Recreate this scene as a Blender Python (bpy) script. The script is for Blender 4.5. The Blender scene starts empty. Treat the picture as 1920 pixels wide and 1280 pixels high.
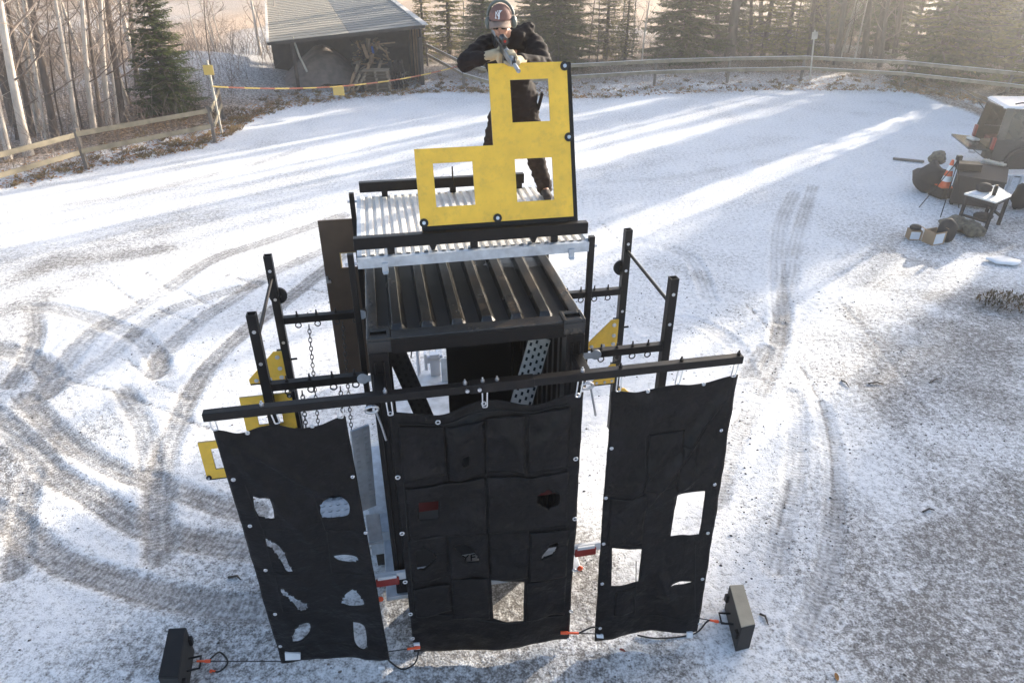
import bpy, bmesh, math, random
import numpy as np
from mathutils import Vector, Matrix, noise as mnoise
random.seed(7); RNG = np.random.default_rng(11)
SC = bpy.context.scene; COL = SC.collection
PI = math.pi

# ------------------------------------------------------------------ camera, sky, sun, exposure
CAM_H = 6.0; PITCH = math.radians(30); FPX = 1304.0
cam = bpy.data.cameras.new('camera'); camo = bpy.data.objects.new('camera', cam); COL.objects.link(camo)
camo.location = (0, 0, CAM_H); camo.rotation_euler = (math.radians(90) - PITCH, 0, 0)
cam.sensor_width = 36.0; cam.lens = 36.0 * FPX / 1920.0; cam.clip_end = 3000; cam.clip_start = 0.05
SC.camera = camo
SUN_EL = math.radians(13.5); SUN_AZ = math.radians(47)
wd = bpy.data.worlds.new('World'); SC.world = wd; wd.use_nodes = True
nt = wd.node_tree; bg = nt.nodes['Background']
sky = nt.nodes.new('ShaderNodeTexSky'); sky.sky_type = 'NISHITA'; sky.sun_disc = False
sky.sun_elevation = SUN_EL; sky.sun_rotation = SUN_AZ
sky.air_density = .8; sky.dust_density = 2.6; sky.ozone_density = .6
nt.links.new(sky.outputs[0], bg.inputs['Color']); bg.inputs['Strength'].default_value = 0.15
sun = bpy.data.lights.new('sun', 'SUN'); suno = bpy.data.objects.new('sun', sun); COL.objects.link(suno)
sun.energy = 4.9; sun.angle = math.radians(0.6); sun.color = (1.0, 0.9, 0.76)
sd = Vector((math.cos(SUN_EL) * math.sin(SUN_AZ), math.cos(SUN_EL) * math.cos(SUN_AZ), math.sin(SUN_EL)))
suno.rotation_euler = (-sd).to_track_quat('-Z', 'Y').to_euler(); suno.location = (40, 40, 30)
SC.view_settings.view_transform = 'Standard'; SC.view_settings.look = 'None'
SC.view_settings.gamma = 1.0; SC.view_settings.use_curve_mapping = False
SC.view_settings.exposure = 1.58
SC.cycles.max_bounces = 8; SC.cycles.diffuse_bounces = 3; SC.cycles.volume_bounces = 1
SC.cycles.transparent_max_bounces = 8

# ------------------------------------------------------------------ measuring helpers (metres; the rig stands turned by YAW)
YAW = math.radians(11)
FW = Vector((0, math.cos(PITCH), -math.sin(PITCH))); UPV = Vector((0, math.sin(PITCH), math.cos(PITCH))); RT = Vector((1, 0, 0))
CAMP = Vector((0, 0, CAM_H))
AU = Vector((math.cos(YAW), math.sin(YAW), 0)); AV = Vector((-math.sin(YAW), math.cos(YAW), 0)); AZ = Vector((0, 0, 1))
def ray(x, y): return FW + RT * ((x - 960) / FPX) - UPV * ((y - 640) / FPX)
def gp(x, y, z=0.0):
    r = ray(x, y); return CAMP + r * ((z - CAM_H) / r.z)
def to_loc(p): return Vector((p.dot(AU), p.dot(AV), p.z))
def to_world(p): return AU * p[0] + AV * p[1] + AZ * p[2]
def lv(x, y, v):                      # rig coordinates of a sight line where it meets the plane v = const
    r = ray(x, y); return to_loc(CAMP + r * (v / r.dot(AV)))
def lplane(x, y, o, n):               # rig coordinates where a sight line meets a plane given in rig coordinates
    r = to_loc(ray(x, y)); c = to_loc(CAMP); o = Vector(o); n = Vector(n)
    return c + r * ((o - c).dot(n) / r.dot(n))

# ------------------------------------------------------------------ materials
MATS = {}
def pm(name, col, rough=0.6, metal=0.0, var=0.15, scale=4.0, bump=0.0, bscale=60.0, dirt=None, dscale=3.0, damt=0.5, spec=0.5, sheen=0.0, wave=None, emis=None, stretch=None):
    m = bpy.data.materials.new(name); m.use_nodes = True; N = m.node_tree.nodes; K = m.node_tree.links
    b = N['Principled BSDF']; b.inputs['Roughness'].default_value = rough; b.inputs['Metallic'].default_value = metal
    b.inputs['Specular IOR Level'].default_value = spec
    tc = N.new('ShaderNodeTexCoord'); mp = N.new('ShaderNodeMapping'); K.new(tc.outputs['Object'], mp.inputs[0])
    if stretch: mp.inputs['Scale'].default_value = stretch
    n1 = N.new('ShaderNodeTexNoise'); n1.inputs['Scale'].default_value = scale; n1.inputs['Detail'].default_value = 6; K.new(mp.outputs[0], n1.inputs['Vector'])
    cr = N.new('ShaderNodeValToRGB'); K.new(n1.outputs['Fac'], cr.inputs[0])
    cr.color_ramp.elements[0].position = 0.3; cr.color_ramp.elements[1].position = 0.7
    lo = [max(0, c * (1 - var)) for c in col]; hi = [min(1, c * (1 + var)) for c in col]
    cr.color_ramp.elements[0].color = (*lo, 1); cr.color_ramp.elements[1].color = (*hi, 1)
    out = cr.outputs[0]
    if dirt:
        n2 = N.new('ShaderNodeTexNoise'); n2.inputs['Scale'].default_value = dscale; n2.inputs['Detail'].default_value = 10; n2.inputs['Roughness'].default_value = 0.7
        K.new(mp.outputs[0], n2.inputs['Vector'])
        r2 = N.new('ShaderNodeValToRGB'); r2.color_ramp.elements[0].position = 0.5; r2.color_ramp.elements[1].position = 0.75
        r2.color_ramp.elements[1].color = (damt, damt, damt, 1); K.new(n2.outputs['Fac'], r2.inputs[0])
        mx = N.new('ShaderNodeMix'); mx.data_type = 'RGBA'; K.new(r2.outputs[0], mx.inputs[0]); K.new(out, mx.inputs[6]); mx.inputs[7].default_value = (*dirt, 1)
        out = mx.outputs[2]
    K.new(out, b.inputs['Base Color'])
    rr = N.new('ShaderNodeMapRange'); rr.inputs[3].default_value = max(0.03, rough - 0.12); rr.inputs[4].default_value = min(1, rough + 0.12)
    K.new(n1.outputs['Fac'], rr.inputs[0]); K.new(rr.outputs[0], b.inputs['Roughness'])
    if bump:
        n3 = N.new('ShaderNodeTexNoise'); n3.inputs['Scale'].default_value = bscale; n3.inputs['Detail'].default_value = 4; K.new(mp.outputs[0], n3.inputs['Vector'])
        bp = N.new('ShaderNodeBump'); bp.inputs['Strength'].default_value = bump; bp.inputs['Distance'].default_value = 0.01
        K.new(n3.outputs['Fac'], bp.inputs['Height']); K.new(bp.outputs[0], b.inputs['Normal'])
    if sheen: b.inputs['Sheen Weight'].default_value = sheen
    if emis: b.inputs['Emission Color'].default_value = (*emis[0], 1); b.inputs['Emission Strength'].default_value = emis[1]
    MATS[name] = m; return m
BLACK = pm('black_paint', (.0065, .0053, .0055), .42, var=.3, bump=.08, bscale=180, dirt=(.05, .032, .024), damt=.28, dscale=6, spec=.24)
ROOFP = pm('roof_paint', (.0065, .0055, .005), .24, var=.35, bump=.06, bscale=90, dirt=(.20, .145, .095), damt=.55, dscale=2.2, spec=.7)  # brown dust, strengthened to stand for the warm sheen of low sun
INNER = pm('inner_black', (.006, .005, .006), .6, var=.3)
GALV = pm('galvanised', (.50, .53, .57), .42, metal=.55, var=.18, scale=14, dirt=(.75, .76, .78), damt=.3, dscale=25)
DECKM = pm('deck_sheet', (.74, .72, .68), .42, metal=.12, var=.12, scale=9, dirt=(.35, .3, .26), damt=.35, dscale=5)
TREADL = pm('tread_sunlit', (.74, .70, .64), .55, metal=.0, var=.2, scale=8, dirt=(.2, .17, .15), damt=.4)  # colour raised to carry the sun this plank catches
TREADB = pm('tread_grey', (.50, .53, .57), .5, metal=.3, var=.2, scale=8, dirt=(.6, .6, .62), damt=.3)
TREADD = pm('tread_dark', (.022, .019, .019), .5, metal=.2, var=.3, scale=8)
YELLOW = pm('yellow_ply', (.84, .50, .048), .55, var=.09, scale=7, bump=.05, bscale=120, dirt=(.40, .25, .06), damt=.42, dscale=16)
YEDGE = pm('ply_edge', (.42, .30, .13), .7, var=.2)
BROWNP = pm('brown_ply', (.080, .048, .028), .5, var=.25, scale=5, dirt=(.09, .065, .05), damt=.4, dscale=4)
RUBBER = pm('rubber', (.015, .014, .014), .75, var=.2)
STEEL = pm('bright_steel', (.62, .62, .64), .3, metal=.85, var=.1)
CHAINM = pm('chain_steel', (.05, .045, .045), .4, metal=.6, var=.3)
WHITEP = pm('white_label', (.62, .64, .68), .7, var=.08)
TARP = pm('tarp_vinyl', (.0040, .0033, .0036), .42, var=.3, scale=3, bump=.5, bscale=11, dirt=(.026, .023, .028), damt=.42, dscale=4.2, spec=.18)
next(n for n in TARP.node_tree.nodes if n.type == 'BUMP').inputs['Distance'].default_value = .035
SEAM = pm('seam_thread', (.004, .004, .004), .8, var=.2)
REDP = pm('red_plastic', (.26, .018, .013), .4, var=.2)
REDDK = pm('red_paint', (.16, .014, .012), .45, var=.3)
ORANGE = pm('orange_red', (.75, .09, .02), .5, var=.12)
BOXLID = pm('sunlit_box_lid', (.24, .22, .17), .5, var=.2, scale=6, dirt=(.2, .19, .15), damt=.3)  # olive lid, lightened to hold the sun falling on it
WOOD = pm('fence_wood', (.25, .208, .138), .8, var=.3, scale=3, bump=.3, bscale=40, dirt=(.18, .17, .12), damt=.5, dscale=4)
WOODP = pm('pale_wood', (.44, .40, .33), .8, var=.2, scale=3, bump=.3, bscale=40)
WOODG = pm('grey_wood', (.17, .14, .115), .85, var=.35, scale=3, bump=.3, bscale=40)
WOODD = pm('dark_wood', (.055, .042, .034), .85, var=.35, scale=4, bump=.3, bscale=40)
PALLET = pm('pallet_wood', (.24, .18, .12), .85, var=.35, scale=4, bump=.3, bscale=40, dirt=(.3, .28, .26), damt=.4)
SCRAP = pm('scrap_wood', (.30, .19, .11), .85, var=.4, scale=4)
ROOFL = pm('roof_light', (.34, .29, .22), .8, var=.22, scale=2.5, bump=.2, bscale=25, dirt=(.33, .31, .28), damt=.5, dscale=2, stretch=(.3, 2.5, 1))
ROOFG = pm('roof_grey', (.17, .168, .16), .8, var=.2, scale=2.5, bump=.2, bscale=25, dirt=(.2, .2, .2), damt=.4, dscale=2, stretch=(.3, 2.5, 1))
FROSTB = pm('frosty_board', (.55, .52, .48), .8, var=.15)
EARTH = pm('earth_heap', (.19, .15, .125), .95, var=.3, scale=3, bump=.6, bscale=12)
SIGNY = pm('sign_yellow', (.62, .42, .10), .6, var=.08)
BARKB = pm('birch_bark', (.56, .49, .42), .85, var=.35, scale=5, bump=.3, bscale=30, dirt=(.06, .05, .043), damt=.75, dscale=5, stretch=(1, 1, .35))
BARKD = pm('dark_bark', (.13, .10, .08), .9, var=.4, scale=6, bump=.4, bscale=30, dirt=(.16, .135, .11), damt=.5, dscale=5, stretch=(1, 1, .3))
TWIG = pm('twig', (.22, .17, .135), .9, var=.4, scale=2)
def leafm(name, a, b, trans=0.35):
    m = bpy.data.materials.new(name); m.use_nodes = True; N = m.node_tree.nodes; K = m.node_tree.links
    d = N['Principled BSDF']; d.inputs['Roughness'].default_value = .65; d.inputs['Specular IOR Level'].default_value = .25
    tc = N.new('ShaderNodeTexCoord'); n = N.new('ShaderNodeTexNoise'); n.inputs['Scale'].default_value = 2.2; n.inputs['Detail'].default_value = 5
    K.new(tc.outputs['Object'], n.inputs['Vector']); cr = N.new('ShaderNodeValToRGB'); K.new(n.outputs['Fac'], cr.inputs[0])
    cr.color_ramp.elements[0].position = .35; cr.color_ramp.elements[1].position = .68
    cr.color_ramp.elements[0].color = (*a, 1); cr.color_ramp.elements[1].color = (*b, 1)
    K.new(cr.outputs[0], d.inputs['Base Color'])
    t = N.new('ShaderNodeBsdfTranslucent'); K.new(cr.outputs[0], t.inputs[0]); mx = N.new('ShaderNodeMixShader'); mx.inputs[0].default_value = trans
    K.new(d.outputs[0], mx.inputs[1]); K.new(t.outputs[0], mx.inputs[2]); K.new(mx.outputs[0], N['Material Output'].inputs['Surface'])
    return m
NEEDLE = leafm('needles', (.045, .062, .016), (.15, .155, .04), .45)
NEEDLEL = leafm('needles_light', (.05, .075, .02), (.15, .17, .05), .45)
NEEDLEY = leafm('needles_olive', (.11, .115, .03), (.27, .235, .065), .5)
LEAFO = leafm('fallen_leaf', (.16, .075, .025), (.55, .27, .08), .3)
GRASSM = leafm('dry_grass', (.16, .11, .05), (.34, .24, .11), .3)
BUSHM = leafm('heather', (.05, .045, .02), (.15, .09, .04), .2)
JACKET = pm('jacket_cloth', (.0125, .0085, .0095), .85, spec=.2, var=.25, scale=6, bump=.25, bscale=70)
TROUSER = pm('trouser_cloth', (.020, .0135, .012), .9, spec=.2, var=.25, scale=6, bump=.3, bscale=60)
SKIN = pm('skin', (.46, .25, .18), .5, var=.1, scale=8)
GLOVE = pm('glove_cloth', (.40, .33, .22), .8, var=.15, scale=12, bump=.25, bscale=90)
CAPM = pm('cap_cloth', (.17, .085, .070), .8, var=.12, scale=14, bump=.2, bscale=150)
BRIM = pm('brim_cloth', (.25, .17, .13), .8, var=.12, scale=14)
EARM = pm('earmuff', (.10, .115, .105), .5, var=.2)
GUNM = pm('gun_metal', (.035, .036, .04), .33, metal=.5, var=.2)
GUNL = pm('gun_worn', (.30, .31, .33), .35, metal=.6, var=.35, scale=18)
LENSR = pm('red_lens', (.40, .01, .012), .1, var=.05)
GLASS = pm('dark_glass', (.012, .014, .016), .06, var=.1)
CARP = pm('car_paint', (.030, .029, .027), .22, var=.12, scale=2, dirt=(.12, .11, .10), damt=.3)
CARROOF = pm('glare_frost_white', (.74, .75, .77), .35, var=.08)  # white stands for sun glare on the car roof; also frost and snow
CARDB = pm('cardboard', (.30, .20, .115), .85, var=.15)
WHITET = pm('white_top', (.72, .70, .66), .5, var=.06)
CAMOM = pm('camo_cloth', (.10, .085, .06), .9, var=.8, scale=9, dirt=(.26, .22, .16), damt=.8, dscale=7)
DARKC = pm('dark_cloth', (.022, .018, .018), .85, var=.3)
CONEO = pm('cone_orange', (.75, .12, .025), .5, var=.08)
CONEW = pm('cone_white', (.78, .78, .78), .5, var=.05)

# ------------------------------------------------------------------ mesh helpers
class MB:
    def __init__(s): s.v = []; s.f = []; s.sm = []
    def add(s, vs, fs, smooth=False):
        b = len(s.v); s.v += [tuple(p) for p in vs]; s.f += [tuple(b + i for i in f) for f in fs]; s.sm += [smooth] * len(fs); return s
    def box(s, c, d, rot=None):
        x, y, z = d[0] / 2, d[1] / 2, d[2] / 2
        P = [Vector((a, b, e)) for e in (-z, z) for b in (-y, y) for a in (-x, x)]
        if rot is not None: P = [rot @ p for p in P]
        c = Vector(c)
        return s.add([p + c for p in P], [(0, 2, 3, 1), (4, 5, 7, 6), (0, 1, 5, 4), (2, 6, 7, 3), (0, 4, 6, 2), (1, 3, 7, 5)])
    def b2(s, a, b):
        a = Vector(a); b = Vector(b); return s.box((a + b) / 2, [abs(q) for q in (b - a)])
    def beam(s, p, q, w, h, up=(0, 0, 1)):       # square bar from p to q
        p = Vector(p); q = Vector(q); d = (q - p); L = d.length; d.normalize(); up = Vector(up)
        if abs(d.dot(up)) > .98: up = Vector((0, 1, 0))
        x = d.cross(up).normalized(); z = x.cross(d)
        R = Matrix((x, d, z)).transposed(); return s.box((p + q) / 2, (w, L, h), R)
    def tube(s, pts, r, n=8, cap=True, smooth=True, closed=False):
        pts = [Vector(p) for p in pts]; k = len(pts)
        if not hasattr(r, '__len__'): r = [r] * k
        vs = []; fs = []; prev = None
        for i, p in enumerate(pts):
            if closed: d = pts[(i + 1) % k] - pts[i - 1]
            else: d = pts[min(i + 1, k - 1)] - pts[max(i - 1, 0)]
            if d.length < 1e-9: d = Vector((0, 0, 1))
            d.normalize()
            if prev is None:
                a = Vector((0, 0, 1)) if abs(d.z) < .9 else Vector((1, 0, 0)); x = d.cross(a).normalized()
            else:
                x = prev - d * prev.dot(d)
                x = x.normalized() if x.length > 1e-6 else d.cross(Vector((1, .3, .2))).normalized()
            prev = x; y = d.cross(x)
            for j in range(n):
                t = 2 * PI * j / n; vs.append(p + (x * math.cos(t) + y * math.sin(t)) * r[i])
        m = k if closed else k - 1
        for i in range(m):
            a = i * n; b = ((i + 1) % k) * n
            for j in range(n): fs.append((a + j, a + (j + 1) % n, b + (j + 1) % n, b + j))
        s.add(vs, fs, smooth)
        if cap and not closed:
            s.add(vs[:n][::-1], [tuple(range(n))]); s.add(vs[-n:], [tuple(range(n))])
        return s
    def cyl(s, p, q, r, n=12, r2=None): return s.tube([p, q], [r, r if r2 is None else r2], n)
    def ell(s, c, rad, rot=None, nu=14, nv=9):
        c = Vector(c); vs = []; fs = []
        for i in range(nv + 1):
            ph = PI * i / nv
            for j in range(nu):
                t = 2 * PI * j / nu; p = Vector((rad[0] * math.sin(ph) * math.cos(t), rad[1] * math.sin(ph) * math.sin(t), rad[2] * math.cos(ph)))
                if rot is not None: p = rot @ p
                vs.append(c + p)
        for i in range(nv):
            for j in range(nu):
                a = i * nu + j; b = i * nu + (j + 1) % nu; fs.append((a, a + nu, b + nu, b))
        return s.add(vs, fs, True)
    def cap(s, p, q, r0, r1, n=12):               # capsule with two radii, for blended bodies
        p = Vector(p); q = Vector(q); d = (q - p); L = d.length; d = d / L if L > 1e-6 else Vector((0, 0, 1))
        pts = []; rs = []
        for k in range(4): a = PI / 2 * (1 - k / 4); pts.append(p - d * r0 * math.sin(a)); rs.append(max(1e-4, r0 * math.cos(a)))
        pts += [p, q]; rs += [r0, r1]
        for k in range(1, 5): a = PI / 2 * k / 4; pts.append(q + d * r1 * math.sin(a)); rs.append(max(1e-4, r1 * math.cos(a)))
        return s.tube(pts, rs, n)
    def prism(s, poly, fn, a, b):                  # polygon (2D) extruded between depths a and b; fn(x, y, d) -> point
        n = len(poly); vs = [fn(x, y, a) for x, y in poly] + [fn(x, y, b) for x, y in poly]
        fs = [tuple(range(n)), tuple(range(2 * n - 1, n - 1, -1))]
        for i in range(n): j = (i + 1) % n; fs.append((i, i + n, j + n, j))
        return s.add(vs, fs)
    def mesh(s, name, base=None):
        me = bpy.data.meshes.new(name); v = s.v
        if base is not None: v = [(p[0] - base[0], p[1] - base[1], p[2] - base[2]) for p in v]
        me.from_pydata(v, [], s.f); me.polygons.foreach_set('use_smooth', s.sm); me.update(); return me
def fixn(me):
    bm = bmesh.new(); bm.from_mesh(me); bmesh.ops.recalc_face_normals(bm, faces=bm.faces); bm.to_mesh(me); bm.free()
def tag(o, label=None, cat=None, group=None, kind=None):
    if label: o['label'] = label
    if cat: o['category'] = cat
    if group: o['group'] = group
    if kind: o['kind'] = kind
    return o
BASE = {}
def thing(name, label, cat, base=(0, 0, 0), group=None, rig=True):
    o = bpy.data.objects.new(name, None); COL.objects.link(o); o.empty_display_size = .1
    tag(o, label, cat, group); o.location = to_world(base) if rig else base
    o.rotation_euler = (0, 0, YAW if rig else 0); BASE[o.name] = Vector(base); return o
def part(root, name, mb, mat, bev=0.0, label=None, kind=None, recalc=True, sub=None):
    base = BASE.get(root.name, Vector((0, 0, 0)))
    me = mb.mesh(name, base)
    if recalc: fixn(me)
    o = bpy.data.objects.new(name, me); COL.objects.link(o); o.parent = root
    BASE[o.name] = base
    for m in (mat if isinstance(mat, (list, tuple)) else [mat]): me.materials.append(m)
    if bev:
        b = o.modifiers.new('bevel', 'BEVEL'); b.width = bev; b.segments = 2; b.limit_method = 'ANGLE'; b.angle_limit = math.radians(40)
    if label: o['label'] = label
    if kind: o['kind'] = kind
    return o
def solo(name, mb, mat, label, cat, base=(0, 0, 0), group=None, rig=True, bev=0.0, kind=None, recalc=True):   # a thing that is one mesh
    me = mb.mesh(name, base)
    if recalc: fixn(me)
    o = bpy.data.objects.new(name, me); COL.objects.link(o)
    me.materials.append(mat); o.location = to_world(base) if rig else base; o.rotation_euler = (0, 0, YAW if rig else 0)
    if bev:
        b = o.modifiers.new('bevel', 'BEVEL'); b.width = bev; b.segments = 2; b.limit_method = 'ANGLE'; b.angle_limit = math.radians(40)
    tag(o, label, cat, group, kind); BASE[o.name] = Vector(base); return o
def blend(mb, voxel, smooth=6, wr=0.0, wscale=9.0):      # melt overlapping shapes into one continuous skin
    me = mb.mesh('tmp'); fixn(me); o = bpy.data.objects.new('tmp', me); COL.objects.link(o)
    r = o.modifiers.new('r', 'REMESH'); r.mode = 'VOXEL'; r.voxel_size = voxel
    if smooth: sm = o.modifiers.new('s', 'SMOOTH'); sm.iterations = smooth; sm.factor = .5
    dg = bpy.context.evaluated_depsgraph_get(); n = bpy.data.meshes.new_from_object(o.evaluated_get(dg))
    bpy.data.objects.remove(o); out = MB(); nv = len(n.vertices)
    co = np.empty(nv * 3); no = np.empty(nv * 3); n.vertices.foreach_get('co', co); n.vertices.foreach_get('normal', no)
    co = co.reshape(-1, 3); no = no.reshape(-1, 3)
    if wr:
        for i in range(nv):
            p = Vector(co[i]); q = Vector((p.x * wscale, p.y * wscale, p.z * wscale * 1.9))
            h = abs(mnoise.noise(q)) * 1.6 + .5 * mnoise.noise(q * 2.3)
            co[i] += no[i] * (wr * (h - .45))
    out.v = [tuple(p) for p in co]; out.f = [tuple(p.vertices) for p in n.polygons]; out.sm = [True] * len(out.f)
    bpy.data.meshes.remove(n); return out
def copy_tree(o, parent=None):
    c = o.copy(); COL.objects.link(c)
    if parent: c.parent = parent
    for ch in list(o.children): copy_tree(ch, c)
    return c
# ------------------------------------------------------------------ ground: one sheet, snow cover painted as an attribute
def vnoise(x, y, seed=0):
    xi = np.floor(x).astype(np.int64); yi = np.floor(y).astype(np.int64); fx = x - xi; fy = y - yi
    fx = fx * fx * (3 - 2 * fx); fy = fy * fy * (3 - 2 * fy)
    def h(a, b):
        n = (a * 374761393 + b * 668265263 + seed * 974634777) & 0x7fffffff
        n = ((n ^ (n >> 13)) * 1274126177) & 0x7fffffff
        return ((n ^ (n >> 16)) & 0xffff) / 65535.0
    return (h(xi, yi) * (1 - fx) + h(xi + 1, yi) * fx) * (1 - fy) + (h(xi, yi + 1) * (1 - fx) + h(xi + 1, yi + 1) * fx) * fy
def fbm(x, y, o=4, seed=0):
    s = 0; a = .5
    for k in range(o): s = s + a * vnoise(x * 2 ** k, y * 2 ** k, seed + k); a *= .5
    return s / (1 - .5 ** o)
def ticks(lo, hi, d, mid, dm, far):
    t = list(np.arange(lo, hi + 1e-6, d)); a = lo
    while a > mid[0]: a -= dm; t.insert(0, a)
    st = dm
    while a > far[0]: st *= 1.28; a -= st; t.insert(0, a)
    b = t[-1]
    while b < mid[1]: b += dm; t.append(b)
    st = dm
    while b < far[1]: st *= 1.28; b += st; t.append(b)
    return np.array(t)
TX = ticks(-8.5, 9.0, .045, (-24, 30), .14, (-700, 700)); TY = ticks(2.4, 13.0, .045, (0, 46), .13, (-500, 900))
GX, GY = np.meshgrid(TX, TY)
def spline(pts, n=10):
    P = [pts[0]] + list(pts) + [pts[-1]]; out = []
    for i in range(1, len(P) - 2):
        p0, p1, p2, p3 = [np.array(q, float) for q in P[i - 1:i + 3]]
        for k in range(n):
            t = k / n; out.append(.5 * ((2 * p1) + (-p0 + p2) * t + (2 * p0 - 5 * p1 + 4 * p2 - p3) * t * t + (-p0 + 3 * p1 - 3 * p2 + p3) * t ** 3))
    out.append(np.array(P[-2], float)); return np.array(out)
def linedist(poly, reach):                       # distance to a polyline, and signed offset and length along it
    D = np.full(GX.shape, 1e3); S = np.zeros(GX.shape); O = np.zeros(GX.shape); acc = 0.0
    for a, b in zip(poly[:-1], poly[1:]):
        L = np.hypot(*(b - a))
        if L < 1e-6: continue
        x0, x1 = np.searchsorted(TX, [min(a[0], b[0]) - reach, max(a[0], b[0]) + reach]); y0, y1 = np.searchsorted(TY, [min(a[1], b[1]) - reach, max(a[1], b[1]) + reach])
        if x1 > x0 and y1 > y0:
            sx = GX[y0:y1, x0:x1] - a[0]; sy = GY[y0:y1, x0:x1] - a[1]; ux, uy = (b - a) / L
            t = np.clip(sx * ux + sy * uy, 0, L); d = np.hypot(sx - t * ux, sy - t * uy)
            sub = D[y0:y1, x0:x1]; m = d < sub
            sub[m] = d[m]; S[y0:y1, x0:x1][m] = (acc + t)[m]; O[y0:y1, x0:x1][m] = (-sx * uy + sy * ux)[m]
        acc += L
    return D, S, O
def ss(x, a, b): t = np.clip((x - a) / (b - a), 0, 1); return t * t * (3 - 2 * t)
def wpts(px): return [gp(x, y)[:2] for x, y in px]
cover = .83 + .36 * (fbm(GX * .35, GY * .35, 4, 3) - .5) + .34 * (fbm(GX * 1.3, GY * 1.3, 4, 9) - .5)
litter = np.zeros(GX.shape); height = np.zeros(GX.shape)
# worn patches and thin snow: (pixels of the centre line, half width in metres, loss of cover)
patches = [([(1935, 600), (1800, 640), (1690, 660), (1640, 690)], 1.3, .56), ([(1960, 780), (1850, 740), (1720, 640)], .9, .44),
    ([(1980, 1000), (1930, 1150), (1850, 1290)], 1.5, .60), ([(1700, 1250), (1800, 1130), (1900, 1060)], .55, .38), ([(1780, 1060), (1850, 1200)], .6, .30),
    ([(1600, 930), (1590, 1010), (1640, 1120)], .28, .25), ([(1640, 730), (1690, 790), (1740, 850)], .22, .36), ([(1680, 720), (1745, 780)], .12, .4), ([(1800, 940), (1880, 900)], .5, .22),
    ([(1920, 560), (1850, 580)], .8, .55), ([(1600, 580), (1660, 640)], .45, .22), ([(1930, 440), (1800, 455), (1700, 470), (1640, 520)], 1.2, .50), ([(1780, 380), (1900, 400)], 1.2, .25),
    ([(0, 540), (70, 510), (150, 490), (230, 478), (300, 468)], .38, .50), ([(0, 500), (120, 480), (260, 440), (380, 405)], .9, .28), ([(0, 585), (110, 540), (160, 520)], .4, .42),
    ([(225, 482), (258, 476), (285, 470)], .16, .55), ([(0, 420), (120, 395), (330, 350)], .25, .22), ([(60, 610), (0, 640)], .7, .16), ([(0, 900), (90, 850), (60, 780)], .5, .30), ([(-40, 680), (-30, 900), (-20, 1120)], .8, .32), ([(0, 860), (40, 960), (50, 1060)], .28, .3),
    ([(240, 740), (200, 790), (130, 830)], .3, .22), ([(560, 240), (510, 250), (500, 300)], .8, .14), ([(1100, 320), (1250, 300), (1480, 260)], .35, .16), ([(1270, 500), (1400, 560), (1330, 620), (1220, 600)], .3, .22), ([(480, 900), (380, 1000)], .5, .10),
    ([(770, 1150), (930, 1130), (1070, 1105)], .40, .62), ([(800, 1080), (1060, 1050)], .55, .62), ([(840, 1240), (900, 1300), (1100, 1260)], .5, .24), ([(380, 1230), (560, 1290), (800, 1300), (1200, 1300), (1500, 1290)], .8, .20), ([(0, 1290), (200, 1260), (380, 1200)], .9, .22), ([(1340, 1200), (1450, 1100), (1500, 950)], .8, .14), ([(380, 1100), (470, 1170)], .4, .18), ([(1130, 1240), (1250, 1230)], .3, .12), ([(420, 1200), (300, 1130), (200, 1230)], .6, .10), ([(1200, 520), (1400, 650), (1500, 800)], .7, .08)]
for px, w, a in patches:
    d, s, o = linedist(spline(wpts(px)), w * 2.2)
    cover -= .74 * a * np.exp(-(d / w) ** 2) * (.25 + 1.5 * fbm(GX * 1.9, GY * 1.9, 4, 21))
tracks = [([(640, 405), (516, 447), (395, 488), (309, 543), (220, 595), (165, 629), (113, 691), (80, 740)], .15, .34), ([(650, 452), (605, 471), (516, 509), (447, 554), (378, 598), (309, 660), (290, 700)], .13, .32),
    ([(480, 533), (380, 560), (303, 588), (254, 622), (206, 664), (155, 698), (80, 740)], .12, .30), ([(640, 480), (540, 560), (457, 622), (395, 681), (354, 743), (330, 800), (310, 850), (299, 918), (299, 981), (299, 1040)], .125, .40),
    ([(62, 575), (65, 630), (50, 670), (20, 720)], .11, .30), ([(76, 574), (144, 588), (213, 612), (261, 633), (292, 670), (306, 701)], .13, .28), ([(-20, 650), (41, 664), (69, 677), (92, 702)], .13, .42),
    ([(45, 745), (91, 795), (150, 845), (227, 886), (290, 904), (420, 950), (480, 960)], .115, .42), ([(-30, 770), (45, 827), (104, 890), (181, 936), (254, 981), (340, 1008), (453, 1026), (560, 1040)], .125, .46),
    ([(-30, 950), (45, 999), (113, 1053), (204, 1085), (295, 1112), (408, 1135), (503, 1144), (560, 1150)], .12, .52), ([(55, 890), (41, 972), (30, 1070)], .10, .36), ([(231, 732), (267, 800), (281, 881), (293, 960)], .11, .32),
    ([(1490, 361), (1466, 414), (1459, 466), (1459, 530), (1466, 600)], .13, .30), ([(1525, 350), (1504, 414), (1490, 466), (1478, 530), (1468, 580), (1460, 640)], .12, .34), ([(1462, 607), (1456, 654), (1434, 716), (1402, 779), (1377, 826), (1359, 872), (1340, 940)], .11, .42),
    ([(1434, 654), (1402, 700), (1370, 760)], .10, .36), ([(1487, 740), (1493, 800), (1487, 900), (1465, 980), (1450, 1060)], .10, .16), ([(1540, 760), (1559, 841), (1563, 957), (1545, 1080), (1500, 1200)], .09, .16), ([(1330, 560), (1290, 480), (1190, 450)], .12, .16), ([(1100, 345), (1280, 330), (1490, 290), (1640, 270)], .14, .16), ([(1210, 620), (1290, 600), (1370, 640), (1400, 700)], .12, .16), ([(0, 400), (200, 372), (420, 322), (560, 280)], .14, .18), ([(0, 352), (200, 336), (400, 300)], .12, .14)]
TM = np.zeros(GX.shape); TU = np.zeros(GX.shape); TS = np.zeros(GX.shape)
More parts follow.
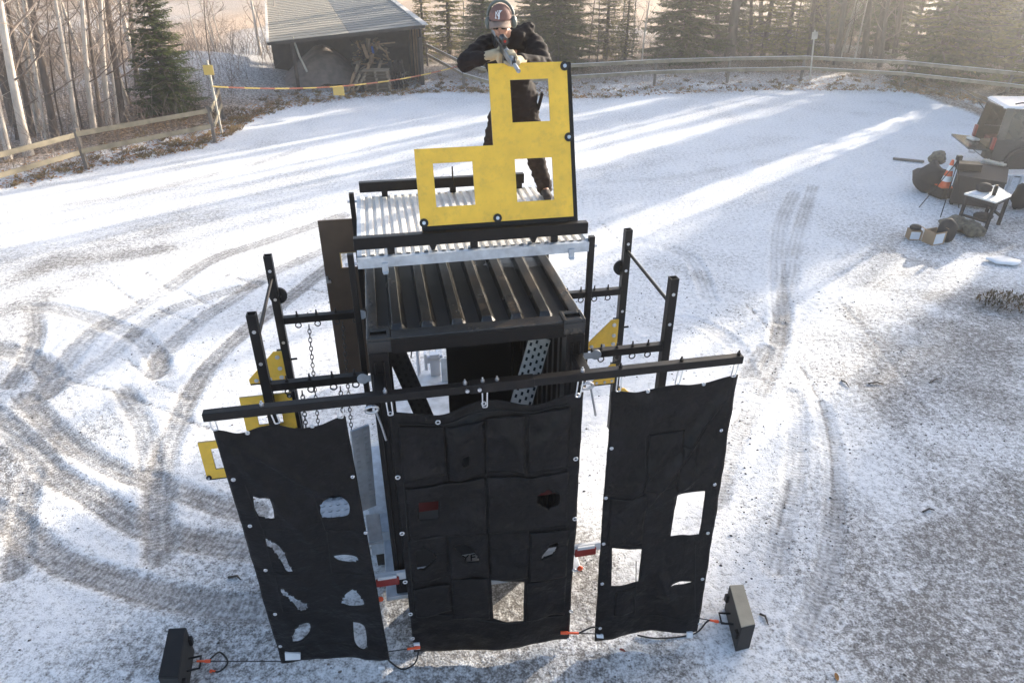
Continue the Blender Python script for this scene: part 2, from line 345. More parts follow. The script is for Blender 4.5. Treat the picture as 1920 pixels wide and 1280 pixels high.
for px, w, a in tracks:
    w *= 1.42; a *= 1.22 if px[1][0] < 900 else .75
    d, s, o = linedist(spline(wpts(px)), w * 3)
    edge = 1 - ss(d, w * .78, w * 1.12)
    m_ = edge > TM; TM = np.maximum(TM, edge); TU[m_] = (o / w)[m_]; TS[m_] = s[m_]
    rib = .5 + .5 * np.sign(np.sin(o / w * 9.0)); lug = .5 + .5 * np.sin(s * 2 * PI / .075 + np.sign(o) * 1.2 + o * 25)
    cover -= .98 * edge * a * (.45 + 1.05 * fbm(GX * .9, GY * .9, 4, 33)); height -= edge * (.008 + .006 * rib)
    height += .006 * np.exp(-((d - w * 1.35) / (w * .3)) ** 2)
for px in [[(100, 690), (136, 714), (236, 740), (335, 782), (394, 804)], [(200, 525), (260, 570)], [(270, 510), (320, 545)], [(330, 540), (400, 575)], [(295, 580), (370, 605)], [(420, 515), (490, 535)], [(540, 535), (620, 550)], [(45, 745), (120, 815), (180, 860), (250, 895)],
           [(0, 800), (75, 845), (110, 880)], [(1502, 688), (1540, 760), (1559, 841), (1563, 957)], [(1478, 900), (1460, 985)], [(1570, 560), (1640, 640)], [(1400, 570), (1445, 620)], [(240, 675), (290, 715), (360, 750)], [(1640, 640), (1700, 720), (1740, 770)], [(1130, 420), (1180, 470)]]:
    d, s, o = linedist(spline(wpts(px)), .3)
    cover -= .55 * np.exp(-(d / .022) ** 2) * (.4 + 1.0 * vnoise(GX * 4, GY * 4, 5)); height -= .012 * np.exp(-(d / .03) ** 2)
cover = np.maximum(cover, .20 + .25 * fbm(GX * 1.7, GY * 1.7, 4, 71))
# edge of the yard: frost, leaves and rough grass beyond this line
edgepx = [(-300, 430), (0, 352), (160, 318), (300, 290), (390, 268), (440, 232), (520, 205), (640, 186), (760, 176), (860, 172), (960, 178), (1100, 185), (1300, 174), (1500, 168), (1700, 172), (1800, 186), (1920, 215), (2100, 280), (2300, 380)]
E2 = np.array([tuple(gp(x, y)[:2]) for x, y in edgepx]); 
E2 = np.vstack([[(-60, 2)], E2, [(60, 2)]])
yedge = np.interp(GX, E2[:, 0], E2[:, 1]) if np.all(np.diff(E2[:, 0]) > 0) else None
if yedge is None:
    o_ = np.argsort(E2[:, 0]); yedge = np.interp(GX, E2[o_, 0], E2[o_, 1])
out = GY - yedge + 1.1 * (fbm(GX * .5, GY * .5, 3, 41) - .5)
f1 = ss(out, -1.6, 1.6); f2 = ss(out, 1.0, 6.0)
n8 = fbm(GX * .22, GY * .22, 4, 51); n9 = fbm(GX * .9, GY * .9, 4, 52)
cover = cover * (1 - f1) + f1 * ((.50 + .6 * (n9 - .5)) * (1 - f2) + f2 * (.16 + .7 * (n8 - .5)))
litter = f1 * np.clip(.30 + .9 * (n9 - .5) + .75 * f2, 0, 1)
# frosty bank left of the shed and the frosty hillside far left; pale track climbing away
def blob(px, w, v, arr, z=0):
    d, s, o = linedist(spline([tuple(gp(x, y, z)[:2]) for x, y in px]), w * 2.2); return arr + (v - arr) * np.exp(-(d / w) ** 2)
cover = blob([(420, 150), (470, 100), (500, 70)], 4.5, .52, cover); litter = blob([(420, 150), (470, 100), (500, 70)], 4.5, .35, litter)
cover = blob([(0, 60), (200, 40), (420, 10)], 9, .42, cover)
road = np.zeros(GX.shape); road = blob([(250, 125), (330, 92), (420, 60), (520, 25), (600, 5)], 3.2, 1.0, road); road = blob([(330, 25), (430, 12), (520, 2)], 5, .45, road)
road = blob([(800, 12), (860, 22), (1000, 20), (1130, 28), (1300, 12)], 9, .75, road)
cover = cover * (1 - .7 * road)
# ground shape: flat yard, banks and gentle hills beyond the fence
hill = ss(out, 8, 34) * (1 - np.exp(-(((GX + 7.5) / 7.0) ** 2 + ((GY - 38) / 8.0) ** 2))); height += f1 * .10 * (n9 - .4) + hill * 1.0 * (n8 - .35)
far = np.hypot(GX, GY); height += ss(far, 90, 400) * 26 * (.4 + fbm(GX * .01, GY * .01, 3, 77)) + .018 * (fbm(GX * .8, GY * .8, 3, 88) - .5) * (1 - f1)
bank = np.exp(-(((GX + 15.5) / 4.0) ** 2 + ((GY - 36) / 6.0) ** 2)); height += 1.1 * bank
height += .008 * (vnoise(GX * 14, GY * 14, 61) - .5) * (far < 18)
nx, ny = len(TX), len(TY); NV = nx * ny
gm = bpy.data.meshes.new('ground'); gm.vertices.add(NV)
gm.vertices.foreach_set('co', np.stack([GX, GY, height], -1).astype(np.float32).ravel())
ii = (np.arange(ny - 1)[:, None] * nx + np.arange(nx - 1)[None]).ravel(); q = np.stack([ii, ii + 1, ii + nx + 1, ii + nx], -1)
gm.loops.add(q.size); gm.loops.foreach_set('vertex_index', q.ravel().astype(np.int32)); gm.polygons.add(len(q))
gm.polygons.foreach_set('loop_start', (np.arange(len(q)) * 4).astype(np.int32)); gm.polygons.foreach_set('use_smooth', np.ones(len(q), bool)); gm.update(calc_edges=True)
for nm, arr in (('cover', np.clip(cover, 0, 1)), ('litter', np.clip(litter, 0, 1)), ('road', np.clip(road, 0, 1)), ('track', TM * (1 - f1)), ('tread_across', TU), ('tread_along', TS)):
    a = gm.attributes.new(nm, 'FLOAT', 'POINT'); a.data.foreach_set('value', arr.astype(np.float32).ravel())
ground = bpy.data.objects.new('ground', gm); COL.objects.link(ground); tag(ground, 'snow dusted gravel yard with curved tyre tracks and leafy edges', None, None, 'structure')
def ground_z(x, y):
    i = min(max(np.searchsorted(TX, x), 0), nx - 1); j = min(max(np.searchsorted(TY, y), 0), ny - 1); return float(height[j, i])
def ground_material():
    m = bpy.data.materials.new('snowy_gravel'); m.use_nodes = True; N = m.node_tree.nodes; K = m.node_tree.links; b = N['Principled BSDF']
    tc = N.new('ShaderNodeTexCoord')
    def noi(s, d=5, r=.6):
        n = N.new('ShaderNodeTexNoise'); n.inputs['Scale'].default_value = s; n.inputs['Detail'].default_value = d; n.inputs['Roughness'].default_value = r; K.new(tc.outputs['Object'], n.inputs['Vector']); return n.outputs['Fac']
    def att(n): a = N.new('ShaderNodeAttribute'); a.attribute_name = n; return a.outputs['Fac']
    def ma(op, x, y=None, z=None):
        n = N.new('ShaderNodeMath'); n.operation = op
        for i, v in enumerate((x, y, z)):
            if v is None: continue
            if isinstance(v, (int, float)): n.inputs[i].default_value = v
            else: K.new(v, n.inputs[i])
        return n.outputs[0]
    def ramp(f, stops):
        r = N.new('ShaderNodeValToRGB'); e = r.color_ramp.elements
        while len(e) < len(stops): e.new(.5)
        for k, (p, c) in enumerate(stops): e[k].position = p; e[k].color = (*c, 1)
        K.new(f, r.inputs[0]); return r.outputs[0]
    def mix(f, a, c):
        n = N.new('ShaderNodeMix'); n.data_type = 'RGBA'; K.new(f, n.inputs[0]); K.new(a, n.inputs[6]); K.new(c, n.inputs[7]); return n.outputs[2]
    fine = noi(48, 4, .62); mid = noi(11, 5, .62); big = noi(1.6, 5); clump = noi(21, 4, .6); grain = noi(150, 2)
    gravel = ramp(fine, [(.3, (.085, .080, .078)), (.5, (.17, .162, .155)), (.7, (.36, .345, .33))])
    gravel = mix(big, gravel, ramp(mid, [(.3, (.12, .108, .10)), (.7, (.25, .23, .21))]))
    leaf = ramp(mid, [(.32, (.045, .032, .02)), (.47, (.12, .075, .038)), (.58, (.30, .16, .06)), (.72, (.36, .26, .15))])
    base = mix(att('litter'), gravel, leaf)
    base = mix(att('road'), base, ramp(mid, [(.3, (.36, .235, .15)), (.7, (.56, .42, .30))]))
    snow = ramp(mid, [(.3, (.70, .71, .73)), (.7, (.82, .82, .83))])
    wave = ma('SINE', ma('ADD', ma('MULTIPLY', att('tread_along'), 2 * PI / .06), ma('MULTIPLY', ma('ABSOLUTE', att('tread_across')), 3.4)))
    groove = ma('SINE', ma('MULTIPLY', att('tread_across'), 10.5))
    tread = ma('MULTIPLY', att('track'), ma('ADD', ma('MULTIPLY', wave, .055), ma('MULTIPLY', groove, .05)))
    damp = ma('SUBTRACT', 1.0, ma('MULTIPLY', att('track'), .55))
    x = ma('ADD', ma('ADD', att('cover'), tread), ma('MULTIPLY', damp, ma('ADD', ma('ADD', ma('MULTIPLY_ADD', fine, 1.3, -.65), ma('MULTIPLY_ADD', clump, 1.15, -.575)), ma('MULTIPLY_ADD', mid, 1.2, -.6))))
    mr = N.new('ShaderNodeMapRange'); mr.interpolation_type = 'SMOOTHSTEP'; mr.inputs[1].default_value = .06; mr.inputs[2].default_value = .92; K.new(x, mr.inputs[0])
    K.new(mix(mr.outputs[0], base, snow), b.inputs['Base Color']); b.inputs['Roughness'].default_value = .8; b.inputs['Specular IOR Level'].default_value = .25
    bp = N.new('ShaderNodeBump'); bp.inputs['Strength'].default_value = .55; bp.inputs['Distance'].default_value = .012
    K.new(ma('ADD', ma('MULTIPLY', fine, .8), ma('ADD', ma('MULTIPLY', mid, 1.1), ma('MULTIPLY_ADD', mr.outputs[0], .5, tread))), bp.inputs['Height']); K.new(bp.outputs[0], b.inputs['Normal'])
    return m
gm.materials.append(ground_material())
# ------------------------------------------------------------------ the black steel cabin on its trailer (rig coordinates u, v, z)
U0, U1, V0, V1, ZB, ZT = -.21, 1.50, 4.65, 7.05, .62, 3.40
CB = (.65, 5.8, ZB)
cab = thing('steel_cabin', 'open fronted black steel container cabin with ribbed roof on the trailer', 'container', CB)
for u in (U0, U1 - .15):
    for v in (V0, V1 - .15):
        p = part(cab, 'corner_post', MB().b2((u, v, ZB), (u + .15, v + .15, ZT - .13)), BLACK, .008)
        if v == V0:
            for k in (0, 1): part(p, 'door_rod', MB().cyl((u + .045 + k * .06, v - .012, ZB + .1), (u + .045 + k * .06, v - .012, ZT - .2), .009, 8), BLACK)
for u in (U0, U1 - .18):
    for v in (V0, V1 - .17):
        a, b = (u, v), (u + .18, v + .17); z0, z1 = ZT - .128, ZT + .006
        m = MB(); m.b2((a[0], a[1], z0), (b[0], b[1], z1 - .03))
        m.b2((a[0], a[1], z1 - .032), (a[0] + .03, b[1], z1)); m.b2((b[0] - .03, a[1], z1 - .032), (b[0], b[1], z1))
        m.b2((a[0] + .028, a[1], z1 - .032), (b[0] - .028, a[1] + .05, z1 - .0005)); m.b2((a[0] + .028, b[1] - .05, z1 - .032), (b[0] - .028, b[1], z1 - .0005))
        c = part(cab, 'corner_casting', m, ROOFP, .006); part(c, 'slot', MB().b2((a[0] + .032, a[1] + .055, z1 - .034), (b[0] - .032, b[1] - .055, z1 - .026)), SEAM)
part(cab, 'front_header', MB().b2((U0 + .15, V0 + .012, ZT - .15), (U1 - .15, V0 + .11, ZT - .022)).b2((U0 + .15, V0 + .004, ZT - .05), (U1 - .15, V0 + .02, ZT - .02)), BLACK, .006)
part(cab, 'header_lip', MB().b2((U0 + .18, V0 + .005, ZT - .02), (U1 - .18, V0 + .13, ZT - .006)), ROOFP, .005)
part(cab, 'rear_header', MB().b2((U0 + .15, V1 - .12, ZT - .13), (U1 - .15, V1 - .01, ZT - .012)), BLACK, .006)
for u in (U0, U1 - .09): part(cab, 'roof_rail', MB().b2((u, V0 + .17, ZT - .11), (u + .09, V1 - .17, ZT - .004)), ROOFP, .01)
def roof_panel():                                  # ribbed sheet, rounded rib ends at the front
    ru0, ru1, rv0, rv1 = U0 + .09, U1 - .09, V0 + .13, V1 - .12; n = 6; pitch = (ru1 - ru0 - .10) / n; m = MB()
    us = []; 
    for k in range(n):
        c = ru0 + .16 + k * pitch
        us += [(c - .105, 0), (c - .072, 0), (c - .050, 1), (c + .022, 1), (c + .066, 0)]
    us = [(ru0, 0)] + us + [(ru1, 0)]
    vsn = [(rv0, 0), (rv0 + .035, 0), (rv0 + .055, .55), (rv0 + .085, 1), (rv0 + .6, 1), (rv0 + 1.2, 1), (rv1 - .08, 1), (rv1 - .03, 0), (rv1, 0)]
    P = []; 
    for v, g in vsn:
        for u, h in us: P.append((u, v, ZT - .058 + .056 * h * g + .004 * math.sin(v * 3 + u * 2)))
    w = len(us); F = [(j * w + i, j * w + i + 1, (j + 1) * w + i + 1, (j + 1) * w + i) for j in range(len(vsn) - 1) for i in range(w - 1)]
    return m.add(P, F)
part(cab, 'roof_panel', roof_panel(), ROOFP, .004, recalc=False)
part(cab, 'ceiling', MB().b2((U0 + .09, V0 + .14, ZT - .075), (U1 - .09, V1 - .12, ZT - .055)), INNER)
def ribwall(u, v0, v1, z0, z1, n=11, d=.03):
    m = MB(); vs = []
    for k in range(n):
        a = v0 + (v1 - v0) * k / n; w = (v1 - v0) / n
        vs += [(a, 0), (a + w * .35, 0), (a + w * .5, 1), (a + w * .85, 1)]
    vs.append((v1, 0)); P = []
    for z in (z0, z1):
        for v, h in vs: P.append((u + d * h, v, z))
    k = len(vs); return m.add(P, [(i, i + 1, k + i + 1, k + i) for i in range(k - 1)])
for u in (U0 + .02, U1 - .06): part(cab, 'side_wall', ribwall(u, V0 + .15, V1 - .15, ZB + .12, ZT - .10), BLACK, recalc=False)
for u in (U0, U1 - .1): part(cab, 'bottom_rail', MB().b2((u, V0 + .15, ZB), (u + .1, V1 - .15, ZB + .12)), BLACK, .006)
part(cab, 'rear_panel', MB().b2((.575, V1 - .09, ZB + .01), (U1 - .15, V1 - .06, ZT - .13)), INNER, .003)
part(cab, 'floor', MB().b2((U0 + .02, V0 + .16, ZB + .005), (U1 - .02, V1 - .15, ZB + .05)), TREADD)
part(cab, 'red_shelf_bar', MB().b2((U0 + .15, V0 + .12, 1.50), (U1 - .15, V0 + .16, 1.61)), REDDK, .005, label='dull red crossbar inside the cabin')
def lug(u, v, z): return MB().cyl((u, v, z), (u, v - .012, z), .03, 12).cyl((u, v - .012, z), (u, v - .03, z), .014, 8)
# trailer
tr = thing('cabin_trailer', 'flat galvanised trailer with red rear lights carrying the black cabin', 'trailer', (.65, 6.2, 0))
part(tr, 'deck', MB().b2((U0 - .10, V0 - .02, .565), (U1 + .10, 7.95, .612)), TREADB, .006)
m = MB().prism([(.0, 7.95), (1.3, 7.95), (.86, 8.75), (.44, 8.75)], lambda x, y, d: Vector((x, y, d)), .56, .60); part(tr, 'front_plate', m, TREADB, .004)
for u in (.15, 1.1): part(tr, 'chassis_beam', MB().b2((u, V0, .46), (u + .08, 8.0, .562)), GALV, .004)
part(tr, 'drawbar', MB().beam((.65, 8.0, .5), (.65, 10.1, .5), .09, .09), GALV, .006)
part(tr, 'coupling', MB().box((.65, 10.2, .53), (.1, .22, .1)).ell((.65, 10.33, .52), (.07, .09, .07)), STEEL, .01)
w = part(tr, 'winch', MB().b2((.46, 8.42, .60), (.60, 8.52, .95)).cyl((.42, 8.47, .86), (.64, 8.47, .86), .06, 14).b2((.38, 8.40, .72), (.42, 8.54, .98)), STEEL, .005)
part(w, 'crank', MB().tube([(.66, 8.47, .86), (.72, 8.47, .86), (.72, 8.40, 1.02), (.80, 8.40, 1.02)], .012, 8), BLACK)
j = part(tr, 'jockey_wheel', MB().cyl((.30, 8.60, .22), (.30, 8.60, .95), .03, 10).cyl((.26, 8.6, .11), (.34, 8.6, .11), .11, 16), STEEL)
part(j, 'handle', MB().tube([(.30, 8.60, .95), (.30, 8.60, 1.0), (.22, 8.52, 1.0), (.20, 8.50, .90)], .011, 8), BLACK)
part(tr, 'stake_plate', MB().b2((.60, 8.25, .60), (.72, 8.28, .98)).b2((.60, 8.25, .70), (.74, 8.30, .74)), TREADB, .004)
for u, s in ((U0 - .20, 0), (U1 + .02, 1)):
    for v in (5.75, 6.65):
        wh = part(tr, 'wheel', MB().cyl((u, v, .31), (u + .18, v, .31), .31, 28), RUBBER, .02)
        part(wh, 'rim', MB().cyl((u - .004 if not s else u + .175, v, .31), (u + .01 if not s else u + .186, v, .31), .17, 18), GALV)
    m = MB(); pts = [(5.30, .50), (5.42, .68), (5.62, .745), (6.78, .745), (6.98, .68), (7.1, .50)]
    for (a, za), (b, zb) in zip(pts[:-1], pts[1:]): m.beam((u + .09, a, za), (u + .09, b, zb), .24, .012)
    part(tr, 'mudguard', m, GALV)
part(tr, 'light_bar', MB().b2((U0 - .20, 4.565, .90), (U1 + .28, 4.60, .99)), WHITEP, .004)
for u in (-.38, 1.50):
    l = part(tr, 'rear_light', MB().b2((u, 4.545, .862), (u + .21, 4.60, .952)), REDP, .008); part(l, 'reflector', MB().b2((u + .02, 4.538, .957), (u + .19, 4.56, .99)), WHITEP, .003)
for u in (-.36, 1.56): part(tr, 'marker_light', MB().ell((u, 4.55, .70), (.03, .02, .03), None, 10, 6), ORANGE)
c1 = lv(845, 1028, 4.55); c2 = lv(905, 1055, 4.55)
pl = part(tr, 'number_plate', MB().b2((c1.x - .05, 4.545, .98), (c2.x + .06, 4.553, 1.115)), WHITET, .003)
def text_mb(txt, h, depth=.004):
    fc = bpy.data.curves.new('txt', 'FONT'); fc.body = txt; fc.size = h * 1.42; fc.extrude = depth / 2; fc.align_x = 'CENTER'; fc.align_y = 'CENTER'
    o = bpy.data.objects.new('txt', fc); COL.objects.link(o); dg = bpy.context.evaluated_depsgraph_get(); me = bpy.data.meshes.new_from_object(o.evaluated_get(dg))
    m = MB(); m.v = [tuple(v.co) for v in me.vertices]; m.f = [tuple(p.vertices) for p in me.polygons]; m.sm = [False] * len(m.f)
    bpy.data.objects.remove(o); bpy.data.curves.remove(fc); bpy.data.meshes.remove(me); return m
tm = text_mb('YF', .085); pc = lv(879, 1046, 4.543); tm.v = [(pc.x + x, 4.543 - z, pc.z + y) for x, y, z in tm.v]
part(pl, 'lettering', tm, SEAM, recalc=False)
# perforated planks inside the cabin
def tread_plank(name, p, q, w, mat, label, cat='plank', th=.03, across=Vector((0, .2, 0)), pit=True, hole=SEAM, nx=3, side=None):
    p = Vector(p); q = Vector(q); d = (q - p); L = d.length; d.normalize(); a = side or d.cross(Vector((0, 1, 0))).normalized(); n = a.cross(d).normalized()
    r = thing(name, label, cat, p.lerp(q, 0)); m = MB(); R = Matrix((a, d, n)).transposed(); m.box((p + q) / 2, (w, L, th), R)
    part(r, 'plate', m, mat, .004); g = MB(); k = int(L / .068)
    for i in range(k):
        for jx in range(nx):
            c = p + d * (.04 + i * .068 + (.034 if jx % 2 else 0)) + a * ((jx - (nx - 1) / 2) * w / nx)
            for s in (1, -1):
                if (c - p).dot(d) < L - .03: g.box(c + n * s * (th / 2 + .0015), (w / nx * .42, .032, .003), R)
    part(r, 'tread_hole', g, hole, kind='stuff'); return r
tread_plank('tread_plank', lv(976, 760, 4.98), lv(1013, 632, 5.25), .20, TREADL, 'pale perforated tread plank leaning in the cabin right of the black rear panel', nx=4)
tread_plank('tread_plank', lv(800, 790, 5.15), lv(741, 655, 5.15), .16, TREADD, 'dark tread plank leaning in the cabin beside its left post', nx=3)
# tread ramp and pale panel hung along the left flank
p = lv(712, 935, 5.35); q = lv(683, 800, 5.05)
tread_plank('tread_ramp', (-.40, 5.0, 1.42), (-.37, 4.98, 2.36), .17, TREADB, 'grey dimpled tread ramp hanging against the left flank of the cabin', 'ramp', nx=2, hole=GALV, side=Vector((.92, .38, 0)).normalized())
solo('flank_panel', MB().box((-.36, 4.98, 1.19), (.13, .012, .34)).box((-.36, 4.97, 1.00), (.14, .02, .03)), GALV, 'pale blue sheet panel below the hanging tread ramp', 'panel', (-.36, 4.98, 1.0), bev=.003)
# shooting platform bolted above the roof
pf = thing('shooting_platform', 'corrugated metal platform with black rails above the cabin roof', 'platform', (.72, 6.1, 3.78))
def deck_sheet():
    m = MB(); u0, u1, n = -.20, 1.68, 26; P = []; us = []
    for k in range(n):
        a = u0 + (u1 - u0) * k / n; w_ = (u1 - u0) / n
        us += [(a, 1), (a + w_ * .45, 1), (a + w_ * .58, 0), (a + w_ * .87, 0)]
    us.append((u1, 1))
    for v in (5.34, 6.86):
        for u, h in us: P.append((u, v, 3.772 + .022 * h))
    k = len(us); m.add(P, [(i, i + 1, k + i + 1, k + i) for i in range(k - 1)]); return m
part(pf, 'deck_sheet', deck_sheet(), DECKM, recalc=False)
part(pf, 'deck_underside', MB().b2((-.19, 5.35, 3.742), (1.67, 6.85, 3.766)), GALV)
m = MB().b2((-.235, 5.29, 3.70), (1.715, 5.296, 3.785)).b2((-.235, 5.296, 3.778), (1.715, 5.34, 3.785)); part(pf, 'front_channel', m, GALV)
part(pf, 'rear_channel', MB().b2((-.235, 6.86, 3.70), (1.715, 6.91, 3.785)), GALV, .003)
for u in (-.235, 1.675): part(pf, 'side_channel', MB().b2((u, 5.34, 3.70), (u + .04, 6.86, 3.80)), GALV, .003)
for v, ua, ub in ((5.36, -.25, 1.69), (6.84, -.20, 1.45)):
    part(pf, 'rail', MB().b2((ua, v - .035, 3.845), (ub, v + .035, 3.945)), BLACK, .006)
    for u in (.04, .72, 1.40): part(pf, 'rail_foot', MB().b2((u - .03, v - .03, 3.79), (u + .03, v + .03, 3.845)), BLACK, .004)
for u in (.38, 1.22): part(pf, 'drain_bracket', MB().prism([(u - .03, 3.845), (u + .03, 3.845), (u + .012, 3.80), (u - .012, 3.80)], lambda x, y, d: Vector((x, d, y)), 5.33, 5.40), BLACK)
for u in (-.285, 1.72):
    for v in (5.31, 6.88):
        o = part(pf, 'leg', MB().b2((u - .025, v - .025, 2.30), (u + .025, v + .025, 3.83)), BLACK, .004)
        part(o, 'leg_bolt', MB().cyl((u - .05, v, 3.74), (u + .05, v, 3.74), .012, 8), STEEL)
        part(o, 'foot_plate', MB().b2((min(u, U0 if u < 0 else U1), v - .04, 2.36), (max(u, U0 if u < 0 else U1), v + .04, 2.48)), BLACK)
for u in (-.02, 1.54): part(pf, 'hook_plate', MB().b2((u - .025, 5.272, 3.655), (u + .025, 5.288, 3.74)).b2((u - .02, 5.25, 3.65), (u + .02, 5.29, 3.665)), GALV, .003)
part(pf, 'pin', MB().cyl((.72, 6.80, 3.83), (.72, 6.80, 4.06), .008, 8), BLACK)
# L-shaped yellow barricade boards with square windows
def board(label, org, k=1.0, lean=.33, cat='barricade board', grp=None):
    s, c = lean, math.sqrt(1 - lean * lean); org = Vector(org)
    r = thing('barricade_board', label, cat, org)
    def P(a, h, d): return org + Vector((a * k, h * k * s + d * c, h * k * c - d * s))
    W, Hh = 1.315, 1.235
    solid = [((0, 0), (.14, .605)), ((.14, 0), (.46, .148)), ((.14, .492), (.46, .605)), ((.46, 0), (.81, .61)), ((.64, .61), (.81, Hh)), ((.81, 0), (1.125, .153)), ((.81, .495), (1.125, .78)), ((.81, 1.109), (1.125, Hh)), ((1.125, 0), (W - .03, Hh))]
    # one welded sheet: grid cells between the cut lines
    xs = sorted({0, .14, .46, .64, .81, 1.125, W - .03}); ys = sorted({0, .148, .492, .61, .78, 1.109, Hh})
    def filled(x, y):
        if not (0 < x < W - .03 and 0 < y < Hh): return False
        if y > .61 and x < .64: return False
        if .14 < x < .46 and .148 < y < .492: return False
        if .81 < x < 1.125 and (.148 < y < .492 or .78 < y < 1.109): return False
        return True
    m = MB(); e = MB(); T = .018
    for i in range(len(xs) - 1):
        for j in range(len(ys) - 1):
            cx, cy = (xs[i] + xs[i + 1]) / 2, (ys[j] + ys[j + 1]) / 2
            if not filled(cx, cy): continue
            q = [(xs[i], ys[j]), (xs[i + 1], ys[j]), (xs[i + 1], ys[j + 1]), (xs[i], ys[j + 1])]
            m.add([P(a, b, 0) for a, b in q], [(0, 1, 2, 3)]); m.add([P(a, b, T) for a, b in q], [(3, 2, 1, 0)])
            for (a, b), (dx, dy) in (((0, 1), (0, -1)), ((1, 2), (1, 0)), ((2, 3), (0, 1)), ((3, 0), (-1, 0))):
                ex, ey = (q[a][0] + q[b][0]) / 2 + dx * .01, (q[a][1] + q[b][1]) / 2 + dy * .01
                if not filled(ex, ey): e.add([P(*q[a], 0), P(*q[b], 0), P(*q[b], T), P(*q[a], T)], [(0, 1, 2, 3)])
    o = part(r, 'panel', m, YELLOW, recalc=False); part(o, 'cut_edge', e, YEDGE, recalc=False)
    def bar(a, b):
        mm = MB(); (x0, y0), (x1, y1) = a, b
        pts = [P(x, y, d) for d in (T + .001, T + .05) for x, y in ((x0, y0), (x1, y0), (x1, y1), (x0, y1))]
        return mm.add(pts, [(0, 1, 2, 3), (7, 6, 5, 4), (0, 4, 5, 1), (1, 5, 6, 2), (2, 6, 7, 3), (3, 7, 4, 0)])
    part(r, 'backing_frame', bar((W - .06, -.045), (W + .012, Hh)), BLACK, .004); part(r, 'backing_frame', bar((.01, -.045), (W - .062, .03)), BLACK, .004)
    for x, y in ((W - .05, Hh - .035), (W - .042, .645), (.635, .028), (.028, .028)):
        b = MB(); c0 = P(x, y, -.002); c1_ = P(x, y, -.009)
        w_ = part(r, 'washer', b.cyl(c0, c1_, .036 * k, 16), RUBBER); part(w_, 'bolt', MB().cyl(P(x, y, -.009), P(x, y, -.02), .015 * k, 8), STEEL)
    return r
board('yellow L shaped barricade board with three square windows leaning on the front platform rail', (.295, 5.405, 3.98))
board('smaller yellow windowed board bolted low behind the left hanging tarp', (-1.77, 5.22, 1.81), .66, .02)
